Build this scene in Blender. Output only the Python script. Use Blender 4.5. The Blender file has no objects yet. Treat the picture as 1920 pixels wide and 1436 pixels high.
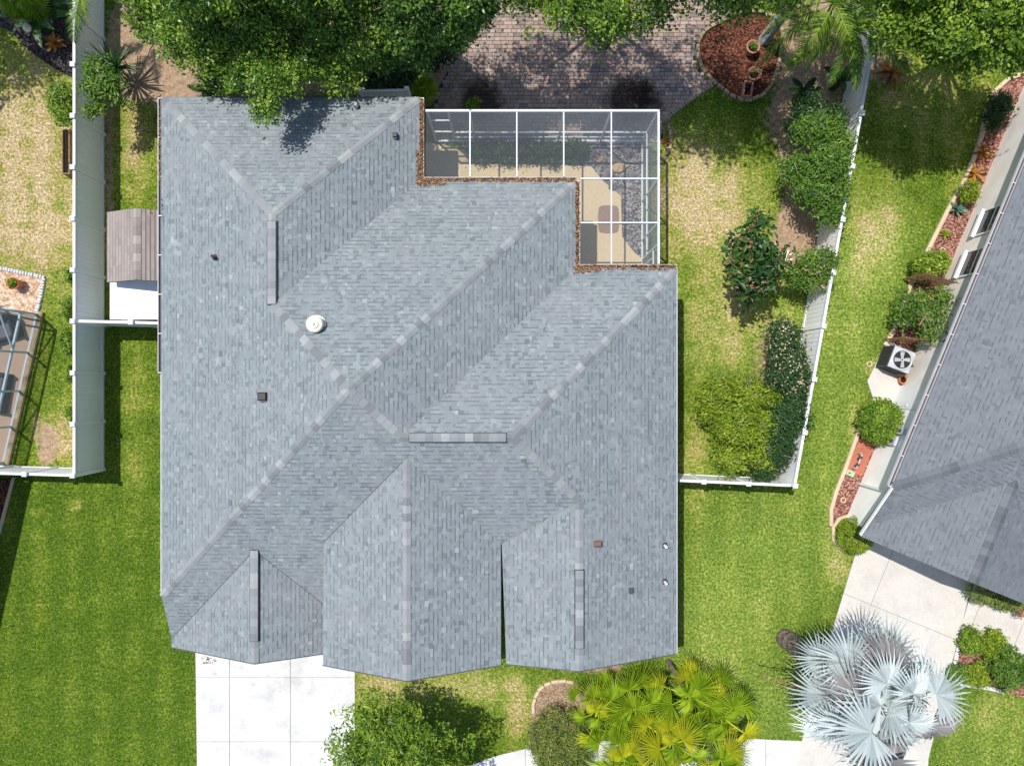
import bpy, math, random, zlib
import numpy as np
from mathutils import Matrix, Vector

# ------------------------------------------------------------------ camera, sky, sun, exposure
scene = bpy.context.scene
H, F = 26.6, 1300.0                       # drone height (m) and focal length in photograph pixels
cam_d = bpy.data.cameras.new('camera'); cam_d.sensor_width = 36; cam_d.lens = 36 * F / 1920
cam_d.clip_start = 0.5; cam_d.clip_end = 2000
cam = bpy.data.objects.new('camera', cam_d); scene.collection.objects.link(cam)
cam.location = (0, 0, H); scene.camera = cam
SUN_TO = Vector((-0.322, 0.29, 1.0)).normalized()      # direction towards the sun
elev = math.asin(SUN_TO.z); azim = math.atan2(SUN_TO.x, SUN_TO.y)
world = bpy.data.worlds.new('World'); scene.world = world; world.use_nodes = True
wn = world.node_tree
sky = wn.nodes.new('ShaderNodeTexSky'); sky.sky_type = 'NISHITA'; sky.sun_disc = False
sky.sun_elevation = elev; sky.sun_rotation = azim; sky.air_density = 1.0; sky.dust_density = 1.0
bgn = wn.nodes['Background']; bgn.inputs[1].default_value = 0.15
wn.links.new(sky.outputs[0], bgn.inputs[0])
sun_d = bpy.data.lights.new('sun', 'SUN'); sun_d.energy = 4.9; sun_d.angle = math.radians(0.53)
sun_d.color = (1.0, 0.96, 0.89)
sun = bpy.data.objects.new('sun', sun_d); scene.collection.objects.link(sun)
sun.rotation_euler = (-SUN_TO).to_track_quat('-Z', 'Y').to_euler()
scene.view_settings.view_transform = 'Standard'; scene.view_settings.look = 'None'
scene.view_settings.exposure = 0.0; scene.view_settings.gamma = 1.0
scene.view_settings.use_curve_mapping = False
scene.cycles.max_bounces = 6; scene.cycles.transparent_max_bounces = 12
scene.render.engine = 'CYCLES'

# ------------------------------------------------------------------ helpers
rng = np.random.default_rng(7); random.seed(7)
COL = scene.collection
def k(z): return (H - z) / F
def P(px, py, z=0.0): return ((px - 960) * k(z), -(py - 718) * k(z), z)
def P2(px, py, z=0.0): return P(px, py, z)[:2]

def tag(o, label=None, cat=None, group=None, kind=None):
    if label: o['label'] = label
    if cat: o['category'] = cat
    if group: o['group'] = group
    if kind: o['kind'] = kind
    return o
def empty(name, loc=(0, 0, 0), rz=0.0, label=None, cat=None, group=None):
    o = bpy.data.objects.new(name, None); o.empty_display_size = 0.2
    COL.objects.link(o); o.location = loc; o.rotation_euler = (0, 0, rz)
    return tag(o, label, cat, group)
def link(name, me, parent=None, mat=None, mw=None):
    o = bpy.data.objects.new(name, me); COL.objects.link(o)
    if mat and not me.materials: me.materials.append(mat)
    if parent: o.parent = parent
    if mw is not None: o.matrix_local = mw
    return o
def copy_tree(o, parent=None):
    c = o.copy(); COL.objects.link(c)
    if parent is not None: c.parent = parent
    for ch in list(o.children): copy_tree(ch, c)
    return c

def np_mesh(name, V, nper, loops_v, rnd=None, uv=None, smooth=False):
    """V (n,3); polygons given by nper (vertices per polygon) and loops_v (flat vertex indices); rnd per polygon; uv per loop"""
    me = bpy.data.meshes.new(name)
    V = np.asarray(V, np.float32); nper = np.asarray(nper, np.int32); loops_v = np.asarray(loops_v, np.int32)
    me.vertices.add(len(V)); me.vertices.foreach_set('co', V.ravel())
    me.loops.add(len(loops_v)); me.loops.foreach_set('vertex_index', loops_v)
    me.polygons.add(len(nper))
    st = np.zeros(len(nper), np.int32); st[1:] = np.cumsum(nper)[:-1]
    me.polygons.foreach_set('loop_start', st)
    if rnd is not None:
        a = me.attributes.new('rnd', 'FLOAT', 'FACE'); a.data.foreach_set('value', np.asarray(rnd, np.float32))
    if uv is not None:
        u = me.uv_layers.new(name='UVMap'); u.data.foreach_set('uv', np.asarray(uv, np.float32).ravel())
    me.update(calc_edges=True); me.validate()
    me.polygons.foreach_set('use_smooth', np.full(len(nper), smooth, bool))
    return me

class MB:
    def __init__(s): s.v = []; s.f = []; s.r = []; s.uv = []
    def add(s, vs, fs, r=0.5, uvs=None):
        b = len(s.v); s.v += [tuple(v) for v in vs]
        for i, f in enumerate(fs):
            s.f.append([b + q for q in f]); s.r.append(r)
            s.uv += (uvs[i] if uvs else [(0, 0)] * len(f))
        return s
    def box(s, x0, x1, y0, y1, z0, z1, r=0.5, bev=0.0):
        if bev <= 0:
            vs = [(x0,y0,z0),(x1,y0,z0),(x1,y1,z0),(x0,y1,z0),(x0,y0,z1),(x1,y0,z1),(x1,y1,z1),(x0,y1,z1)]
            return s.add(vs, [(0,3,2,1),(4,5,6,7),(0,1,5,4),(1,2,6,5),(2,3,7,6),(3,0,4,7)], r)
        b = bev; zt = z1 - b
        vs = [(x0,y0,z0),(x1,y0,z0),(x1,y1,z0),(x0,y1,z0),(x0,y0,zt),(x1,y0,zt),(x1,y1,zt),(x0,y1,zt),
              (x0+b,y0+b,z1),(x1-b,y0+b,z1),(x1-b,y1-b,z1),(x0+b,y1-b,z1)]
        return s.add(vs, [(0,1,5,4),(1,2,6,5),(2,3,7,6),(3,0,4,7),(4,5,9,8),(5,6,10,9),(6,7,11,10),(7,4,8,11),(8,9,10,11)], r)
    def bar(s, a, b, w, h, r=0.5):
        """rectangular bar between two points, w across (horizontal), h in the other direction"""
        a = Vector(a); b = Vector(b); d = (b - a).normalized()
        up = Vector((0, 0, 1)) if abs(d.z) < 0.95 else Vector((1, 0, 0))
        x = d.cross(up).normalized(); y = x.cross(d).normalized()
        vs = []
        for p in (a, b):
            for i, j in ((-1,-1),(1,-1),(1,1),(-1,1)): vs.append(p + x * (i*w/2) + y * (j*h/2))
        return s.add(vs, [(0,1,2,3)[::-1],(4,5,6,7),(0,1,5,4),(1,2,6,5),(2,3,7,6),(3,0,4,7)], r)
    def prism(s, poly, z0, z1, r=0.5):
        n = len(poly)
        A = sum(poly[i][0]*poly[(i+1)%n][1]-poly[(i+1)%n][0]*poly[i][1] for i in range(n))
        if A < 0: poly = poly[::-1]
        vs = [(p[0],p[1],z0) for p in poly] + [(p[0],p[1],z1) for p in poly]
        fs = [tuple(range(n))[::-1], tuple(range(n, 2*n))] + [(i,(i+1)%n,n+(i+1)%n,n+i) for i in range(n)]
        return s.add(vs, fs, r)
    def tube(s, pts, rad, seg=8, r=0.5, cap=True):
        pts = [Vector(p) for p in pts]
        if not hasattr(rad, '__len__'): rad = [rad]*len(pts)
        vs = []
        for i, p in enumerate(pts):
            d = (pts[min(i+1,len(pts)-1)] - pts[max(i-1,0)]).normalized()
            ref = Vector((1,0,0)) if abs(d.z) > 0.8 else Vector((0,0,1))
            x = d.cross(ref).normalized(); y = d.cross(x).normalized()
            for j in range(seg):
                a = 2*math.pi*j/seg; vs.append(p + (x*math.cos(a) + y*math.sin(a))*rad[i])
        fs = []
        for i in range(len(pts)-1):
            for j in range(seg):
                fs.append((i*seg+j, i*seg+(j+1)%seg, (i+1)*seg+(j+1)%seg, (i+1)*seg+j))
        if cap: fs += [tuple(range(seg)), tuple((len(pts)-1)*seg+j for j in range(seg))[::-1]]
        return s.add(vs, fs, r)
    def lathe(s, prof, c=(0,0,0), seg=20, r=0.5):
        """prof: list of (radius, z)"""
        vs = []; n = len(prof)
        for (ra, z) in prof:
            for j in range(seg):
                a = 2*math.pi*j/seg; vs.append((c[0]+ra*math.cos(a), c[1]+ra*math.sin(a), c[2]+z))
        fs = []
        for i in range(n-1):
            for j in range(seg): fs.append((i*seg+j, i*seg+(j+1)%seg, (i+1)*seg+(j+1)%seg, (i+1)*seg+j))
        fs.append(tuple((n-1)*seg+j for j in range(seg)))
        return s.add(vs, fs, r)
    def mesh(s, name='mesh', smooth=False):
        nper = [len(f) for f in s.f]; lv = [i for f in s.f for i in f]
        return np_mesh(name, np.array(s.v, np.float32).reshape(-1,3), nper, lv, s.r, s.uv if len(s.uv)==len(lv) else None, smooth)
    def build(s, name, mat, parent=None, smooth=False, kind=None):
        o = link(name, s.mesh(name, smooth), parent, mat)
        if kind: o['kind'] = kind
        return o

# ------------------------------------------------------------------ materials
def lin(c):
    """sRGB 0-255 -> linear"""
    return tuple(((v/255)/12.92 if v/255 <= 0.04045 else ((v/255+0.055)/1.055)**2.4) for v in c[:3]) + (1,)
class NT:
    def __init__(s, name):
        s.m = bpy.data.materials.new(name); s.m.use_nodes = True
        s.t = s.m.node_tree; s.b = s.t.nodes['Principled BSDF']; s.out = s.t.nodes['Material Output']
    def n(s, typ, **kw):
        nd = s.t.nodes.new(typ)
        for a, v in kw.items(): setattr(nd, a, v)
        return nd
    def l(s, a, b): s.t.links.new(a, b)
    def pos(s):
        return s.n('ShaderNodeNewGeometry').outputs['Position']
    def obj(s): return s.n('ShaderNodeTexCoord').outputs['Object']
    def noise(s, vec, scale, detail=4, rough=0.6):
        n = s.n('ShaderNodeTexNoise'); n.inputs['Scale'].default_value = scale
        n.inputs['Detail'].default_value = detail; n.inputs['Roughness'].default_value = rough
        if vec is not None: s.l(vec, n.inputs['Vector'])
        return n.outputs['Fac']
    def ramp(s, fac, stops, interp='LINEAR'):
        r = s.n('ShaderNodeValToRGB'); r.color_ramp.interpolation = interp
        e = r.color_ramp.elements
        while len(e) < len(stops): e.new(0.5)
        for el, (p, c) in zip(e, stops): el.position = p; el.color = tuple(c[:3]) + (1,)
        s.l(fac, r.inputs[0]); return r.outputs[0]
    def attr(s, name='rnd'):
        a = s.n('ShaderNodeAttribute'); a.attribute_name = name; return a.outputs['Fac']
    def math(s, op, a, b=None, clamp=False):
        m = s.n('ShaderNodeMath', operation=op, use_clamp=clamp)
        for i, v in enumerate((a, b)):
            if v is None: continue
            if isinstance(v, (int, float)): m.inputs[i].default_value = v
            else: s.l(v, m.inputs[i])
        return m.outputs[0]
    def mix(s, fac, a, b, blend='MIX'):
        m = s.n('ShaderNodeMix', data_type='RGBA', blend_type=blend)
        for i, v in zip((0, 6, 7), (fac, a, b)):
            if isinstance(v, (int, float)): m.inputs[i].default_value = v
            elif isinstance(v, tuple): m.inputs[i].default_value = tuple(v[:3]) + (1,)
            else: s.l(v, m.inputs[i])
        return m.outputs[2]
    def bump(s, h, strength=0.5, dist=0.02):
        b = s.n('ShaderNodeBump'); b.inputs['Strength'].default_value = strength; b.inputs['Distance'].default_value = dist
        s.l(h, b.inputs['Height']); s.l(b.outputs[0], s.b.inputs['Normal'])
    def fin(s, col, rough=0.8, spec=0.3, metal=0.0):
        if isinstance(col, tuple): s.b.inputs['Base Color'].default_value = tuple(col[:3]) + (1,)
        else: s.l(col, s.b.inputs['Base Color'])
        s.b.inputs['Roughness'].default_value = rough
        s.b.inputs['Specular IOR Level'].default_value = spec
        s.b.inputs['Metallic'].default_value = metal
        return s.m

def plain(name, c, rough=0.6, spec=0.3, var=0.12, scale=3.0, metal=0.0, bump=0.0, bscale=60):
    t = NT(name); f = t.noise(t.pos(), scale, 5)
    c2 = tuple(v*(1-var*2.2) for v in c[:3]); c1 = tuple(min(1, v*(1+var)) for v in c[:3])
    col = t.ramp(f, [(0.3, c2), (0.7, c1)])
    if bump: t.bump(t.noise(t.pos(), bscale, 3), bump, 0.01)
    return t.fin(col, rough, spec, metal)

def leaf_mat(name, stops, rough=0.42, spec=0.4, trans=0.3):
    t = NT(name)
    col = t.ramp(t.attr(), [(p, c) for p, c in stops])
    m = t.fin(col, rough, spec)
    tr = t.n('ShaderNodeBsdfTranslucent')
    bright = t.mix(1.0, col, (1.15, 1.25, 0.6), 'MULTIPLY'); t.l(bright, tr.inputs[0])
    mx = t.n('ShaderNodeMixShader'); mx.inputs[0].default_value = trans
    t.l(t.b.outputs[0], mx.inputs[1]); t.l(tr.outputs[0], mx.inputs[2]); t.l(mx.outputs[0], t.out.inputs[0])
    return m

def mulch_mat(name, a, b, c, scale=22):
    t = NT(name); p = t.pos()
    v = t.n('ShaderNodeTexVoronoi'); v.inputs['Scale'].default_value = scale; t.l(p, v.inputs['Vector'])
    n2 = t.noise(p, 3.0, 4)
    f = t.math('ADD', t.math('MULTIPLY', t.n('ShaderNodeSeparateColor').outputs[0], 0.0), 0.0)
    sc = t.n('ShaderNodeSeparateColor'); t.l(v.outputs['Color'], sc.inputs[0])
    f = t.math('ADD', t.math('MULTIPLY', sc.outputs[0], 0.7), t.math('MULTIPLY', n2, 0.3))
    col = t.ramp(f, [(0.15, a), (0.5, b), (0.85, c)])
    t.bump(sc.outputs[1], 0.9, 0.03)
    return t.fin(col, 0.95, 0.1)

def shingle_mat(name, stops, band, tint):
    t = NT(name)
    r = t.attr(); col = t.ramp(r, stops)
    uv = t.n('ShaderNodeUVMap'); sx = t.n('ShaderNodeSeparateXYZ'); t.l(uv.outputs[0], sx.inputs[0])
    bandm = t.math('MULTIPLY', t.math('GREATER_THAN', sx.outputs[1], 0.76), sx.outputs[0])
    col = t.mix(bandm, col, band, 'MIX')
    big = t.noise(t.pos(), 0.45, 3)
    col = t.mix(t.math('MULTIPLY', t.math('SUBTRACT', big, 0.46, True), 1.6, True), col, tint, 'MIX')
    st = t.noise(t.pos(), 1.6, 6, 0.7)
    col = t.mix(1.0, col, t.ramp(st, [(0.3, (.9,.9,.91)), (0.5, (1,1,1)), (0.72, (1.06,1.06,1.055))]), 'MULTIPLY')
    g = t.noise(t.pos(), 120, 2)
    col = t.mix(0.13, col, t.ramp(g, [(0.3, (0.03,0.03,0.035)), (0.7, (0.7,0.7,0.72))]), 'OVERLAY')
    t.bump(g, 0.25, 0.004)
    return t.fin(col, 0.92, 0.15)

M = {}
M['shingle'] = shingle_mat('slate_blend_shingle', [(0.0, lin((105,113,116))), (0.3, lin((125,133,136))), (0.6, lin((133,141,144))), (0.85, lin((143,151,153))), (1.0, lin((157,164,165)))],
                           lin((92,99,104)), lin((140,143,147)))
M['ridge'] = shingle_mat('ridge_cap_shingle', [(0.0, lin((118,122,124))), (0.3, lin((132,136,138))), (0.7, lin((140,144,146))), (1.0, lin((156,159,159)))],
                         lin((112,116,119)), lin((137,140,142)))
M['shingle_n'] = shingle_mat('violet_grey_shingle', [(0.0, lin((99,103,108))), (0.35, lin((112,117,122))), (0.75, lin((118,123,128))), (1.0, lin((125,130,134)))],
                             lin((88,92,97)), lin((114,119,124)))
M['ridge_n'] = shingle_mat('violet_ridge_shingle', [(0.0, lin((92,96,101))), (0.5, lin((102,106,111))), (1.0, lin((112,116,120)))], lin((88,91,99)), lin((98,101,109)))
M['shed_roof'] = shingle_mat('brown_three_tab_shingle', [(0.0, lin((136,127,122))), (0.5, lin((152,143,138))), (1.0, lin((164,156,150)))], lin((104,96,92)), lin((146,137,132)))
M['deck_board'] = plain('roof_underlay', (0.08,0.085,0.1), 0.9)
M['white'] = plain('white_vinyl', lin((226,228,228)), 0.45, 0.4, 0.04, 1.2)
def vinyl():
    t = NT('stained_white_vinyl'); p = t.pos()
    sx = t.n('ShaderNodeSeparateXYZ'); t.l(p, sx.inputs[0])
    zf = t.math('SUBTRACT', 1.0, t.math('MULTIPLY', sx.outputs[2], 0.75), True)
    st = t.math('MULTIPLY', t.math('MULTIPLY', zf, t.noise(p, 0.7, 5)), .55, True)
    col = t.mix(st, lin((243,246,250)), lin((176,176,138)))
    return t.fin(col, 0.45, 0.35)
M['vinyl'] = vinyl()
M['stucco'] = plain('white_stucco', lin((230,223,214)), 0.9, 0.1, 0.05, 1.5, bump=0.3, bscale=50)
M['stucco_h'] = plain('beige_stucco', lin((196,188,172)), 0.9, 0.1, 0.05, 1.5)
def concrete(name, c, amt=1.0):
    t = NT(name); p = t.pos()
    a = t.noise(p, 0.9, 6, 0.65); b = t.noise(p, 14, 4); 
    col = t.ramp(a, [(0.25, tuple(v*(1-0.16*amt) for v in c[:3])), (0.55, c), (0.8, tuple(min(0.95, v*(1+0.05*amt)) for v in c[:3]))])
    col = t.mix(t.math('MULTIPLY', t.math('GREATER_THAN', t.noise(p, 2.3, 3), 0.67), 0.16*amt), col, (0.25,0.24,0.22))
    col = t.mix(0.12, col, t.ramp(b, [(0.3,(0.2,0.2,0.2)),(0.7,(0.9,0.9,0.9))]), 'OVERLAY')
    t.bump(b, 0.2, 0.006)
    return t.fin(col, 0.85, 0.2)
M['concrete'] = concrete('pale_concrete', lin((206,206,204)), 2.0)
M['concrete_n'] = concrete('warm_concrete', lin((199,194,186)))
M['tan_deck'] = concrete('tan_painted_deck', lin((190,172,140)), 0.5)
M['joint'] = plain('dark_joint', (0.36,0.35,0.32), 0.95, 0.1)
M['curb'] = concrete('cream_curb', lin((200,180,152)), 1.2)
M['stone'] = plain('buff_edging_stone', lin((168,152,122)), 0.9, 0.1, 0.25, 2.5, bump=0.4, bscale=30)
def pave():
    t = NT('tumbled_paver'); r = t.attr()
    col = t.ramp(r, [(0.0, lin((120,111,109))), (0.25, lin((150,130,120))), (0.45, lin((162,136,122))), (0.65, lin((156,140,130))), (0.85, lin((178,158,144))), (1.0, lin((132,118,118)))])
    n = t.noise(t.pos(), 9, 5)
    col = t.mix(t.math('MULTIPLY', t.math('SUBTRACT', n, 0.5, True), 1.6, True), col, lin((124,114,110)))
    # dark brown blotches with ragged edges on the pavers in front of the cage
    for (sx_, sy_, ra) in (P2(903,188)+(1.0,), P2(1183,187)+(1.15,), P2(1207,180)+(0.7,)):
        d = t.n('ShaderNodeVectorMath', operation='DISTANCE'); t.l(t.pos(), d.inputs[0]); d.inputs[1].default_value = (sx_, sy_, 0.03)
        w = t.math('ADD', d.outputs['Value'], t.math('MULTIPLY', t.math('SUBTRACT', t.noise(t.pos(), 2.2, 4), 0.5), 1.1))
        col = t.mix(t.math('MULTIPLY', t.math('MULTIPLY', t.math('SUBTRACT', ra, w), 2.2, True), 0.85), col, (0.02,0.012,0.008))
    t.bump(n, 0.3, 0.006)
    return t.fin(col, 0.85, 0.2)
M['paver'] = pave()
M['sand'] = plain('joint_sand', (0.07,0.06,0.055), 0.95, 0.1, 0.2, 20)
M['mulch'] = mulch_mat('red_brown_mulch', (0.02,0.008,0.005), (0.09,0.032,0.02), (0.24,0.10,0.06))
M['mulch_r'] = mulch_mat('red_wood_mulch', (0.07,0.025,0.02), (0.24,0.10,0.075), (0.46,0.28,0.22), 20)
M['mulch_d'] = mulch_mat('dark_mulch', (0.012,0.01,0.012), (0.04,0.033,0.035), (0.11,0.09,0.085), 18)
M['mulch_t'] = mulch_mat('faded_mulch', (0.16,0.10,0.065), (0.32,0.22,0.15), (0.46,0.34,0.25), 24)
M['gravel'] = mulch_mat('pale_gravel', (0.30,0.18,0.11), (0.52,0.36,0.24), (0.70,0.55,0.42), 14)
M['rock'] = mulch_mat('grey_river_rock', (0.03,0.03,0.035), (0.14,0.13,0.13), (0.34,0.32,0.30), 16)
M['stone_dark'] = plain('grey_boulder', (0.16,0.15,0.15), 0.85, 0.2, 0.3, 4)
M['boulder'] = plain('tan_boulder', lin((176,150,116)), 0.85, 0.2, 0.35, 5)
M['brick_red'] = concrete('red_paver_patch', lin((176,108,88)), 1.4)
M['alum'] = plain('white_aluminium', lin((212,217,222)), 0.35, 0.5, 0.02)
M['alum_b'] = plain('bluish_aluminium', lin((176,190,202)), 0.4, 0.5, 0.05)
M['gutter'] = plain('dark_gutter', lin((52,48,56)), 0.5, 0.4, 0.1)
M['gutter_w'] = plain('white_gutter', lin((212,206,208)), 0.4, 0.4, 0.05)
M['black'] = plain('black_metal', (0.02,0.021,0.025), 0.5, 0.4)
M['dark'] = plain('dark_grey_metal', (0.07,0.075,0.085), 0.5, 0.4)
M['grey'] = plain('light_grey_metal', lin((190,192,196)), 0.4, 0.5, 0.05)
M['cream'] = plain('cream_metal', lin((226,222,200)), 0.4, 0.4, 0.05)
M['brown_m'] = plain('brown_metal', lin((120,88,84)), 0.6, 0.3)
M['terra'] = plain('terracotta', lin((196,122,84)), 0.75, 0.2, 0.15, 6)
M['pinkstone'] = plain('pink_cast_stone', lin((186,134,116)), 0.85, 0.15, 0.15, 5)
M['wood'] = plain('weathered_wood', lin((150,122,92)), 0.85, 0.15, 0.25, 8)
M['trellis'] = plain('brown_trellis_wood', lin((140,108,80)), 0.8, 0.15, 0.25, 8)
M['bark'] = plain('grey_bark', (0.17,0.145,0.12), 0.9, 0.1, 0.35, 6, bump=0.6, bscale=25)
M['bark_p'] = plain('pale_bark', (0.30,0.29,0.28), 0.9, 0.1, 0.3, 5, bump=0.5, bscale=20)
M['palm_bark'] = plain('palm_trunk_bark', (0.22,0.18,0.15), 0.9, 0.1, 0.4, 9, bump=0.8, bscale=18)
M['mat'] = plain('brown_outdoor_mat', lin((138,116,104)), 0.95, 0.05, 0.06, 10)
M['glass'] = plain('window_glass', (0.03,0.035,0.04), 0.08, 0.6)
M['soil'] = plain('dark_soil', (0.03,0.022,0.016), 0.95, 0.05, 0.3, 20)
M['wicker'] = plain('dark_wicker', (0.035,0.03,0.03), 0.7, 0.3, 0.2, 30)
def screen(name, alpha):
    t = NT(name); t.fin((0.30,0.33,0.37), 0.8, 0.1)
    tr = t.n('ShaderNodeBsdfTransparent'); mx = t.n('ShaderNodeMixShader'); mx.inputs[0].default_value = alpha
    t.l(tr.outputs[0], mx.inputs[1]); t.l(t.b.outputs[0], mx.inputs[2]); t.l(mx.outputs[0], t.out.inputs[0])
    return t.m
M['screen'] = screen('insect_screen', 0.15)
M['screen_side'] = screen('insect_screen_side', 0.42)

G = lambda r, g, b: (r, g, b)
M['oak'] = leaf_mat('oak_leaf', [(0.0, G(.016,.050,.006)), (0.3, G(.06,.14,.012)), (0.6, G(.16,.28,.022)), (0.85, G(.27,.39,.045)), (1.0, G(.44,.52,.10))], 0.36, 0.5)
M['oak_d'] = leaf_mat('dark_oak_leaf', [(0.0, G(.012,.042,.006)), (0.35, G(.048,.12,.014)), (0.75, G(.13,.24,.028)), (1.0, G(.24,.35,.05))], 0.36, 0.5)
M['lime'] = leaf_mat('bright_green_leaf', [(0.0, G(.026,.065,.007)), (0.35, G(.10,.19,.014)), (0.7, G(.22,.34,.028)), (1.0, G(.40,.48,.07))])
M['mid'] = leaf_mat('mid_green_leaf', [(0.0, G(.018,.055,.008)), (0.35, G(.075,.17,.018)), (0.75, G(.16,.28,.03)), (1.0, G(.29,.39,.07))])
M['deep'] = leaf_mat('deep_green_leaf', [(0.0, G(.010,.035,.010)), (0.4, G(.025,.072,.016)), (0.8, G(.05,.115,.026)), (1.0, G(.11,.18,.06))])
M['yellow'] = leaf_mat('yellow_green_leaf', [(0.0, G(.035,.08,.006)), (0.35, G(.14,.22,.012)), (0.75, G(.29,.38,.022)), (1.0, G(.48,.53,.07))])
M['cream_f'] = leaf_mat('cream_flower', [(0.0, G(.50,.42,.22)), (1.0, G(.72,.66,.46))], 0.6, 0.2)
M['pink_f'] = leaf_mat('pink_flower', [(0.0, G(.55,.22,.26)), (1.0, G(.75,.48,.48))], 0.6, 0.2)
M['magnolia'] = leaf_mat('magnolia_leaf', [(0.0, G(.010,.035,.008)), (0.45, G(.028,.085,.014)), (0.80, G(.06,.13,.02)), (0.83, G(.22,.12,.06)), (1.0, G(.36,.2,.1))], 0.42, 0.4, 0.12)
M['straw'] = leaf_mat('variegated_leaf', [(0.0, G(.04,.085,.015)), (0.45, G(.13,.21,.035)), (0.7, G(.26,.29,.06)), (1.0, G(.52,.43,.17))])
M['orange'] = leaf_mat('orange_bromeliad_leaf', [(0.0, G(.14,.05,.008)), (0.5, G(.34,.13,.015)), (1.0, G(.5,.27,.04))])
M['dry'] = leaf_mat('dry_brown_leaf', [(0.0, G(.09,.04,.02)), (0.5, G(.25,.13,.07)), (1.0, G(.5,.33,.2))], 0.8, 0.1, 0.1)
M['silver'] = leaf_mat('silver_palm_leaf', [(0.0, G(.42,.48,.50)), (0.5, G(.57,.63,.645)), (1.0, G(.72,.77,.77))], 0.5, 0.35, 0.1)
M['silver_o'] = leaf_mat('old_silver_palm_leaf', [(0.0, G(.20,.19,.20)), (0.5, G(.33,.32,.33)), (1.0, G(.46,.45,.45))], 0.6, 0.3, 0.1)
M['fan'] = leaf_mat('fan_palm_leaf', [(0.0, G(.10,.21,.012)), (0.5, G(.29,.43,.02)), (1.0, G(.50,.60,.035))], 0.35, 0.5)
M['fan_y'] = leaf_mat('golden_fan_palm_leaf', [(0.0, G(.30,.36,.016)), (0.5, G(.52,.54,.025)), (1.0, G(.70,.66,.05))], 0.4, 0.4)
M['agave'] = leaf_mat('blue_green_agave_leaf', [(0.0, G(.08,.17,.12)), (1.0, G(.20,.33,.24))], 0.5, 0.3, 0.05)
M['twig'] = plain('pale_twig', (0.34,0.31,0.27), 0.9, 0.1)

# ------------------------------------------------------------------ point in polygon (numpy)
def inside(poly, X, Y):
    r = np.zeros(np.shape(X), bool); n = len(poly)
    for i in range(n):
        x0, y0 = poly[i]; x1, y1 = poly[(i+1) % n]
        c = ((y0 > Y) != (y1 > Y)) & (X < (x1-x0)*(Y-y0)/((y1-y0) if y1 != y0 else 1e-9) + x0)
        r ^= c
    return r
def px_poly(pts, z=0.0): return [P2(a, b, z) for a, b in pts]
def smooth_poly(pts, it=2):
    for _ in range(it):
        out = []
        for i in range(len(pts)):
            a = pts[i]; b = pts[(i+1) % len(pts)]
            out += [(a[0]*.75+b[0]*.25, a[1]*.75+b[1]*.25), (a[0]*.25+b[0]*.75, a[1]*.25+b[1]*.75)]
        pts = out
    return pts

# paved and planted areas (ground outlines)
PATIO = px_poly([(812,268),(812,205),(822,165),(848,118),(880,85),(905,40),(930,0),(960,-60),(1395,-60),(1365,30),(1322,52),(1300,84),(1306,124),(1334,160),(1295,185),(1262,210),(1243,232),(1243,268)])
BED_PATIO = smooth_poly(px_poly([(1306,84),(1322,56),(1352,42),(1395,20),(1450,28),(1468,60),(1462,110),(1452,148),(1434,178),(1400,192),(1368,180),(1334,152),(1310,122)]), 2)
BED_N = px_poly([(1925,130),(1888,150),(1862,175),(1846,215),(1836,260),(1822,300),(1800,350),(1775,395),(1752,440),(1733,478),(1718,500),(1703,540),(1690,580),(1672,622),(1660,645),(1705,668),(1850,340),(1935,170)])
BED_N2 = px_poly([(1638,752),(1618,785),(1600,835),(1583,880),(1566,925),(1558,955),(1558,985),(1595,962),(1622,890),(1668,775)])
BED_F = px_poly([(1808,1180),(1930,1233),(1930,1310),(1880,1296),(1780,1280),(1790,1230)])
RING = smooth_poly(px_poly([(1000,1310),(1015,1285),(1045,1273),(1085,1280),(1110,1310),(1120,1420),(1060,1460),(990,1440),(992,1360)]), 2)
BED_L = px_poly([(-60,20),(20,60),(60,100),(100,128),(142,150),(142,-60),(-60,-60)])
GRAVEL_L = px_poly([(-80,486),(84,521),(70,588),(-80,560)])
DECK = px_poly([(790,268),(832,272),(858,281),(876,296),(884,307),(1108,313),(1131,341),(1164,368),(1166,444),(1187,472),(1212,492),(1212,520),(1060,520),(1060,345),(790,345)])
LANAI_BED = px_poly([(858,267),(1206,267),(1206,495),(1187,472),(1166,444),(1164,368),(1131,341),(1108,313),(884,307)])
WALK = px_poly([(860,1442),(930,1416),(988,1402),(1100,1388),(1410,1384),(1540,1390),(1545,1500),(860,1500)])
DRIVE = px_poly([(367,1200),(665,1200),(667,1500),(371,1500)])
DRIVE_N = px_poly([(1615,1000),(1825,1080),(1785,1235),(1740,1420),(1735,1500),(1470,1500),(1520,1330),(1557,1190)])
WALK_N = px_poly([(1830,1080),(1960,1120),(1960,1250),(1800,1176)])
PAD_N = px_poly([(1660,645),(1705,668),(1668,775),(1637,750),(1625,715)])
HOUSE = [(-11.6,9.4),(-3.4,9.4),(-3.4,6.6),(1.9,6.6),(1.9,3.6),(5.3,3.6),(5.3,-8.9),(-11.6,-8.9)]

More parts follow.
